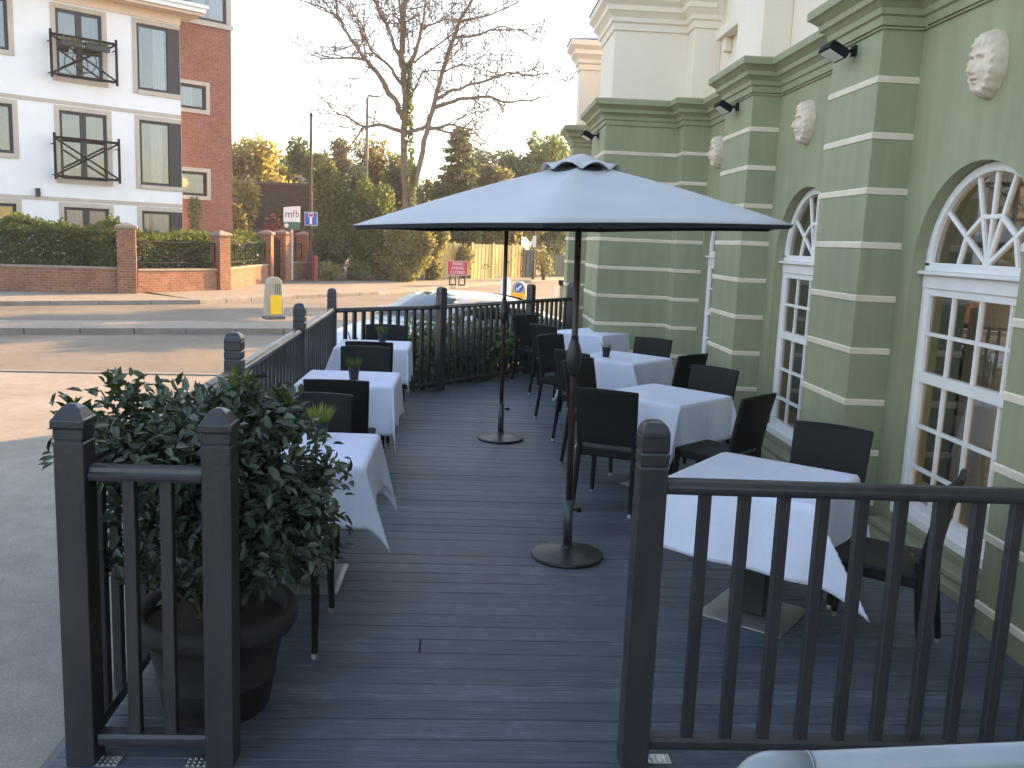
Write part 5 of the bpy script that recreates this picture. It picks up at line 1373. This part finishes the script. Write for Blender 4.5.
LM = [([(-2.72, -.2), (-2.75, 1.8), (-2.79, 3.67), (-2.93, 5.68), (-3.01, 8.53), (-3.1, 10.14), (-3.07, 11.1), (-2.93, 12.17), (-2.89, 13.6), (-2.7, 15)], .22, .05),
      ([(-2.62, -.2), (-2.66, 2), (-2.55, 3.67), (-2.3, 4.7), (-1.94, 6.39), (-1.59, 8.06), (-1.13, 9.7), (-.72, 10.91), (-.19, 11.89), (.12, 12.9), (.3, 14)], .18, .045),
      ([(-2.98, 6.89), (-3.21, 7.43), (-4.02, 8.59), (-4.59, 9.21), (-5.27, 10.03), (-5.83, 10.85), (-6.72, 11.33), (-7.38, 11.51)], .16, .02),
      ([(-3.03, 9.18), (-3.37, 9.7), (-3.67, 10.54), (-4.01, 11.05), (-4.3, 11.67), (-4.42, 12.8)], .10, .03),
      ([(-2.97, 8.97), (-2.59, 9.52), (-2.38, 10.39), (-2.24, 11.36), (-2.15, 12.8)], .13, .03),
      ([(-4.59, 9.23), (-5.49, 9.32), (-6.37, 9.28), (-7.15, 9.45)], .075, .015), ([(-3.06, 8.31), (-3.7, 9.14), (-4.49, 9.75), (-4.89, 10.8), (-5.4, 11.51)], .09, .02),
      ([(-5.83, 10.8), (-5.9, 11.59), (-5.96, 12.11)], .05, .02), ([(-2.94, 6.34), (-3.88, 6.58), (-4.66, 6.48), (-5.46, 6.89), (-6.36, 6.95)], .11, .02), ([(-4.66, 6.46), (-5.11, 5.8), (-5.55, 5.23)], .055, .012),
      ([(-1.61, 7.45), (-.62, 7.83), (.51, 7.99), (1.43, 7.82), (2.68, 7.99), (3.57, 8.36)], .10, .02), ([(-1.58, 7.78), (-.86, 8.15), (.27, 8.42), (1.39, 8.8), (2.3, 8.68), (3.1, 8.72)], .09, .02),
      ([(-1.92, 6.5), (-.82, 6.77), (-.01, 6.59), (.81, 5.96)], .085, .015), ([(-1.89, 6.61), (-.58, 6.34), (.36, 5.66)], .07, .012), ([(-2.9, 6.3), (-2.3, 6.5), (-1.9, 6.6)], .10, .09),
      ([(-.67, 10.96), (.61, 11.3), (1.72, 11.78), (2.15, 12.23)], .06, .015), ([(-.9, 10.31), (.19, 10.63), (.96, 11.05), (2.09, 11.05), (2.89, 10.72)], .07, .015), ([(-1.39, 8.88), (-.56, 9.3), (.24, 9.12), (1.5, 8.86)], .05, .012),
      ([(-2.75, 7.6), (-2.55, 8.12), (-2.23, 8.89), (-1.39, 9.02)], .06, .03), ([(-2.6, 9.2), (-2.47, 9.31), (-1.59, 9.9), (-.71, 10.48)], .06, .03), ([(-2.28, 10.61), (-1.28, 11.09), (-.61, 11.12)], .05, .02),
      ([(-3.0, 9.6), (-3.2, 10.6), (-3.3, 11.8), (-3.5, 13)], .07, .03)]
limb_tree(t, LM, 40)
n = 1500; zz = 1.0 + 8.3 * nrg.random(n) ** .8; th = nrg.normal(-.1, .9, n); xx = np.interp(zz, [0, 3.67, 5.68, 8.53], [-2.72, -2.79, -2.93, -3.01]); rr = .20 + .17 * nrg.random(n) - .012 * zz
P = np.stack([xx + .06 + rr * np.cos(th), 40 + rr * np.sin(th), zz], 1); A = np.stack([np.cos(th), np.sin(th), nrg.normal(-.3, .5, n)], 1) + unit(n) * .6
leaves('ivy', P, A, unit(n), .10 + .09 * nrg.random(n), M_IVY, t, .7)

def tree(name, label, x, y, base, crown, n, size, mat, lean=0, tr=.16, k=10, frac=.42, group='trees and bushes across the road', cat='tree', flat=1.0, extra=None, fill=.45, wide=.55, zb=PZ):
    """trunk with limbs and an uneven crown; crown = (cx, cy, cz, rx, ry, rz)"""
    t = thing(name, label, cat, (x, y, zb), group=group)
    cx_, cy_, cz_, rx, ry, rz = crown
    bm = MB(); top = Vector((cx_, cy_, cz_ + rz * .5))
    bm.tube([(x, y, zb), (x + (cx_ - x) * .3, y, zb + (cz_ - zb) * .4), (cx_, cy_, cz_), tuple(top)], [tr, tr * .8, tr * .45, tr * .12], 9)
    bm.build('trunk', M_BARKD, t, smooth=True)
    lb = MB()
    es = clumps((cx_, cy_, cz_), (rx, ry, rz), int(k * 1.6), frac * .92, flat) + (extra or [])
    for e in es:
        lb.tube([(cx_, cy_, cz_ - rz * .5), ((cx_ + e[0]) / 2, (cy_ + e[1]) / 2, (cz_ + e[2]) / 2 - .1 * rz), e[:3]], [tr * .4, tr * .25, tr * .08], 6)
    lb.build('limb', M_BARKD, t, smooth=True)
    foliage('crown', es, int(n * 2.9), size * .98, mat, t, wide=wide, fill=fill, zmin=zb)
    return t
def conifer(label, x, y, h, r, n, mat, group='trees and bushes across the road', zb=PZ):
    t = thing('conifer_tree', label, 'tree', (x, y, zb), group=group)
    MB().tube([(x, y, zb), (x, y, zb + h * .6), (x, y, zb + h)], [.18, .10, .02], 8).build('trunk', M_BARKD, t)
    lb = MB(); P = []; A = []
    m = 70
    for i in range(m):
        f = .12 + .86 * i / m; z = zb + h * f; L_ = r * (1 - f) ** .8 * rng.uniform(.65, 1.1) + .12; th = i * 2.4 + rng.uniform(-.3, .3)
        e = Vector((x + L_ * math.cos(th), y + L_ * math.sin(th), z - L_ * .22 + rng.uniform(0, .15)))
        lb.tube([(x, y, z), e], [.03, .008], 5)
        for k in range(int(n * 2.2 / m)):
            w = rng.random() ** .6; q = Vector((x, y, z)).lerp(e, w); P.append((q.x + rng.gauss(0, .10 + .1 * L_ * .3), q.y + rng.gauss(0, .10 + .03 * L_), q.z + rng.gauss(-.05, .07)))
            A.append((math.cos(th) * .8 + rng.gauss(0, .5), math.sin(th) * .8 + rng.gauss(0, .5), rng.gauss(-.3, .3)))
    lb.build('limb', M_BARKD, t)
    leaves('crown', P, A, unit(len(P)) + np.array([0, 0, .8]), .17 + .15 * nrg.random(len(P)), mat, t, .35)
    return t
tree('broadleaf_tree', 'yellowing tree top beside the brick end of the apartment block', -13.2, 56, 0, (-12.8, 56, 5.0, 3.4, 2.4, 2.2), 3600, .34, M_GOLD, k=12)
tree('broadleaf_tree', 'golden yellow small tree hanging beside the dark brick wall', -12.3, 47.5, 0, (-12.1, 47.5, 3.2, 1.0, 1.0, 1.9), 1500, .24, M_GOLD, tr=.09)
tree('broadleaf_tree', 'yellow green tree top above the dark brick wall by the pale gable', -11.0, 59, 0, (-11.0, 60, 5.5, 2.4, 2, 1.7), 1500, .32, M_GOLD, k=8)
tree('pine_tree', 'dark rounded pine top behind the rusty column', -8.3, 52, 0, (-8.2, 52, 5.6, 1.7, 1.4, 2.0), 2600, .24, M_CONIF, k=12, frac=.36)
tree('laurel_tree', 'tall dense dark green evergreen right of the rusty column', -6.0, 41.2, 0, (-6.0, 41.4, 3.0, 1.35, 1.2, 2.7), 5200, .17, M_HOLLY, k=18, frac=.38)
tree('laurel_tree', 'low dark green evergreen mass at the foot of the taller one, behind the red post', -6.6, 40, 0, (-6.3, 40, 1.2, .95, .9, 1.2), 2600, .15, M_HOLLY, tr=.07)
tree('broadleaf_tree', 'thin olive tree behind the street lamp', -4.9, 46, 0, (-4.8, 46, 4.5, 1.6, 1.3, 2.0), 2400, .20, M_OLIVE, k=12)
tree('broadleaf_tree', 'dark green tree close behind the twin trunks', -3.2, 44, 0, (-3.2, 44.2, 3.6, 1.1, 1.0, 2.2), 2600, .18, M_HOLLY, k=12)
tree('ivy_tree', 'ivy covered bush with pale sunlit leaves in front of the twin trunks', -3.9, 40.4, 0, (-3.75, 40.4, 1.9, 1.2, .9, 1.9), 4200, .15, M_IVY, tr=.08, k=16, frac=.40)
tree('ivy_tree', 'pale sunlit creeper covered bush right of the twin trunks, over the fence end', -1.9, 41.8, 0, (-1.85, 42, 1.7, .95, .8, 1.7), 3000, .15, M_PALEIVY, tr=.07, k=14, frac=.40)
tree('ivy_tree', 'tall ivy clad bush mass between the evergreen and the twin trunks', -4.75, 40.9, 0, (-4.7, 40.9, 2.3, 1.25, .9, 2.3), 4600, .15, M_IVY, tr=.08, k=18, frac=.40)
tree('ivy_tree', 'pale leafy mound wrapped round the foot of the twin trunks', -3.1, 39.5, 0, (-2.9, 39.5, 1.3, 1.3, .6, 1.4), 3000, .14, M_PALEIVY, tr=.05, k=16, frac=.38)
conifer('tall layered conifer right of the leaning trunk', -.6, 46.6, 7.6, 1.9, 5200, M_CONIF)
conifer('shorter conifer beside the layered one, tips over the golden bush', .9, 48.5, 6.0, 1.6, 3200, M_OLIVE)
tree('broadleaf_tree', 'golden olive spreading tree above the yellow fence', 1.2, 48.6, 0, (.7, 48.3, 4.0, 2.6, 1.4, 1.5), 3800, .22, M_OLIVE, k=16, frac=.36)
tree('broadleaf_tree', 'golden tree overhanging the fence near the green gate', 2.6, 50, 0, (2.3, 49.8, 3.2, 2.0, 1.3, 1.3), 2400, .20, M_GOLD, k=12)
tree('broadleaf_tree', 'large dark rounded evergreen behind the parasol top', 3.2, 56, 0, (3.0, 56, 5.6, 3.3, 2.2, 2.6), 6500, .25, M_HOLLY, k=20, frac=.36)
tree('broadleaf_tree', 'pointed dark tree top next to the green building', 5.2, 58, 0, (5.0, 58, 6.6, 1.6, 1.5, 2.4), 2600, .25, M_HOLLY, k=12)
tree('broadleaf_tree', 'dark leafy mass behind the green gate and lamp column', 4.6, 53, 0, (4.5, 53, 2.7, 1.6, 1.2, 2.4), 3000, .20, M_HOLLY, k=12)
shrub('broad low evergreen shrub between the street lamp foot and the stone slab', -5.1, 43.2, 1.3, 2.6, 3000, .15, M_HOLLY, None, PZ, k=14)
shrub('red leaved shrub against the dark brick wall', -9.3, 44, .95, 3.0, 1500, .16, M_RED, None, PZ, k=10)
shrub('rounded light green bush on the pavement edge', -5.75, 38.0, .62, .85, 1800, .10, M_PALEIVY, None, PZ, k=8)
shrub('pale creeper draped over the fence behind the roadworks sign', -.15, 44.6, .55, 1.9, 1600, .13, M_PALEIVY, None, PZ, k=9)
shrub('pale twiggy shrub at the foot of the thin lamp column', 3.95, 46.6, .5, 1.7, 900, .13, M_PALEIVY, None, PZ, k=9, stems=12)
shrub('low trailing ground shrub below the twin trunks', -2.7, 39.6, .9, .75, 1500, .11, M_PALEIVY, None, PZ, k=9)
shrub('dark low shrub beside the stone slab', -4.6, 38.9, .6, .9, 1300, .11, M_HOLLY, None, PZ, k=8)
shrub('ground shrub left of the yellow fence', -2.6, 42.4, .7, 1.1, 1200, .12, M_OLIVE, None, PZ, k=8)
t = thing('wall_climber', 'thin dark climber on the brick end of the apartment block', 'climber', AP(.72, 1.0, -.6))
nn_ = 300; P = np.array([AP(.72 + rng.gauss(0, .10), 1.3 + 1.7 * rng.random(), -.72) for _ in range(nn_)]); leaves('foliage', P, unit(nn_), np.tile(np.array([AN.x, AN.y, .2]), (nn_, 1)) + unit(nn_) * .4, .12, M_HOLLY, t, .6)
MB().tube([AP(.72, -.05, -.72), AP(.70, 1.5, -.74), AP(.74, 2.9, -.74)], [.02, .015, .006], 6).build('stem', M_BARKD, t)

for (x, y, cz, rx, rz, mt, lb) in ((-8.6, 62, 3.4, 3.0, 2.6, M_HOLLY, 'broad dark tree filling the gap behind the tall evergreen'), (-4.2, 60, 3.6, 3.0, 2.9, M_OLIVE, 'olive coloured tree mass behind the street lamp and bare trunks'),
                          (-.6, 62, 3.0, 2.8, 2.7, M_HOLLY, 'dark tree behind the layered conifer'), (6.0, 64, 3.4, 3.2, 2.8, M_HOLLY, 'dark tree mass behind the pointed tree top'), (1.6, 55, 2.2, 2.0, 1.9, M_OLIVE, 'olive bush mass standing right behind the long yellow fence')):
    tree('broadleaf_tree', lb, x, y, 0, (x, y, cz, rx, 1.6, rz), 3600, .26, mt, k=18, frac=.36)

tree('street_tree', 'broad tree standing out of sight behind the green building, shading the road', 7.5, 31.0, 0, (7.5, 31.0, 5.8, 2.4, 1.8, 1.2), 1700, .26, M_OLIVE, k=16, frac=.4)
tree('street_tree', 'tall tree standing out of sight behind the far green bay, shading the pavement', 11.0, 40.0, 0, (11.0, 40.0, 8.3, 2.0, 2.0, 1.4), 1500, .26, M_OLIVE, k=16, frac=.4)
# dark brick building and houses behind
t = thing('brick_house', 'dark brown brick building with a flat top behind the red shrub', 'building', (-10.5, 51, PZ))
MB().bx((-13.2, 50, PZ), (-8.2, 57, 4.35)).build('wall', M_BRICKDARK, t); MB().bx((-13.3, 49.9, 4.351), (-8.1, 57.1, 4.5)).build('parapet', M_ROOFT, t, bevel=.02)
MB().bx((-10.9, 49.96, PZ), (-10.1, 50.01, 1.6)).build('door', M_WOODP, t)
MB().bx((-12.0, 49.9, 1.75), (-9.8, 50.02, 1.95)).build('lintel', M_ROOFT, t)
t = thing('white_house', 'pale low house with a row of white framed windows above the dark brick wall', 'house', (-11, 60, PZ))
MB().bx((-12.6, 58, PZ), (-9.2, 64, 5.45)).build('wall', M_UPPER, t); MB().bx((-12.8, 57.8, 5.451), (-9.0, 64.2, 5.65)).build('roof', M_ROOFT, t)
for k in range(2):
    w = MB().bx((-11.75 + .62 * k, 57.95, 4.75), (-11.2 + .62 * k, 58.02, 5.3)).build('window', M_UPVC, t); MB().bx((-11.70 + .62 * k, 57.93, 4.80), (-11.25 + .62 * k, 57.951, 5.25)).build('glass', M_ANTH, w)
t = thing('brick_house', 'steep brown roofed house glimpsed behind the rusty column', 'house', (-10.3, 66, PZ))
MB().bx((-12.2, 64.5, PZ), (-9.2, 70, 5.4)).build('wall', M_BRICKDARK, t)
MB().add([(-12.4, 64.3, 5.4), (-9.0, 64.3, 5.4), (-9.0, 70, 5.4), (-12.4, 70, 5.4), (-12.4, 67, 7.3), (-9.0, 67, 7.3)], [(0, 1, 5, 4), (2, 3, 4, 5), (0, 4, 3), (1, 2, 5)]).build('roof', M_ROOFT, t)

# thin autumn haze in the air
m_, nt_, out_ = newmat('pale_haze')
pv = N(nt_, 'ShaderNodeVolumePrincipled'); pv.inputs['Color'].default_value = (.93, .95, 1, 1); pv.inputs['Density'].default_value = .0008; pv.inputs['Anisotropy'].default_value = .3
L(nt_, pv.outputs[0], out_.inputs['Volume'])
hz_ = MB().bx((-262, -122, GZ - 1.2), (262, 422, 17)).build('haze', m_); hz_['kind'] = 'stuff'
# ================================================================== LIGHT, SKY, CAMERA
SUN_AZ, SUN_EL = 47.0, 18.0        # azimuth from +x towards +y
sd = Vector((math.cos(R(SUN_AZ)) * math.cos(R(SUN_EL)), math.sin(R(SUN_AZ)) * math.cos(R(SUN_EL)), math.sin(R(SUN_EL))))
w = bpy.data.worlds.new('World'); scene.world = w; w.use_nodes = True
nt = w.node_tree; bg = nt.nodes.get('Background') or nt.nodes.new('ShaderNodeBackground')
sky = nt.nodes.new('ShaderNodeTexSky'); sky.sky_type = 'NISHITA'; sky.sun_disc = False
sky.sun_elevation = R(SUN_EL); sky.sun_rotation = R(90 - SUN_AZ); sky.altitude = 50; sky.air_density = 1.1; sky.dust_density = 1.6; sky.ozone_density = 1.2
hs = nt.nodes.new('ShaderNodeHueSaturation'); hs.inputs['Saturation'].default_value = .80; L(nt, sky.outputs['Color'], hs.inputs['Color']); L(nt, hs.outputs['Color'], bg.inputs['Color']); bg.inputs['Strength'].default_value = 0.15
out = nt.nodes.get('World Output') or nt.nodes.new('ShaderNodeOutputWorld'); L(nt, bg.outputs[0], out.inputs['Surface'])
ld = bpy.data.lights.new('sun', 'SUN'); ld.energy = 5.0; ld.angle = R(.55); ld.color = (1.0, .58, .25)
so = bpy.data.objects.new('sun', ld); COL.objects.link(so); so.rotation_euler = (-sd).to_track_quat('-Z', 'Y').to_euler(); so.location = (20, 20, 30)

cam = bpy.data.cameras.new('camera'); co = bpy.data.objects.new('camera', cam); COL.objects.link(co)
cr = Vector((0.99801122, -0.04787476, 0.04100746)); cu = Vector((-0.03284256, 0.1603584, 0.98651232)); cf = Vector((0.05380493, 0.98589715, -0.15846716))
co.matrix_world = Matrix.Translation((0, 0, 1.9)) @ Matrix((cr, cu, -cf)).transposed().to_4x4()
cam.sensor_width = 36; cam.lens = 892.77 / 1024 * 36; cam.clip_start = .05; cam.clip_end = 1000
scene.camera = co
scene.view_settings.view_transform = 'Standard'; scene.view_settings.look = 'None'; scene.view_settings.gamma = 1
scene.view_settings.exposure = 2.1
scene.render.film_transparent = False
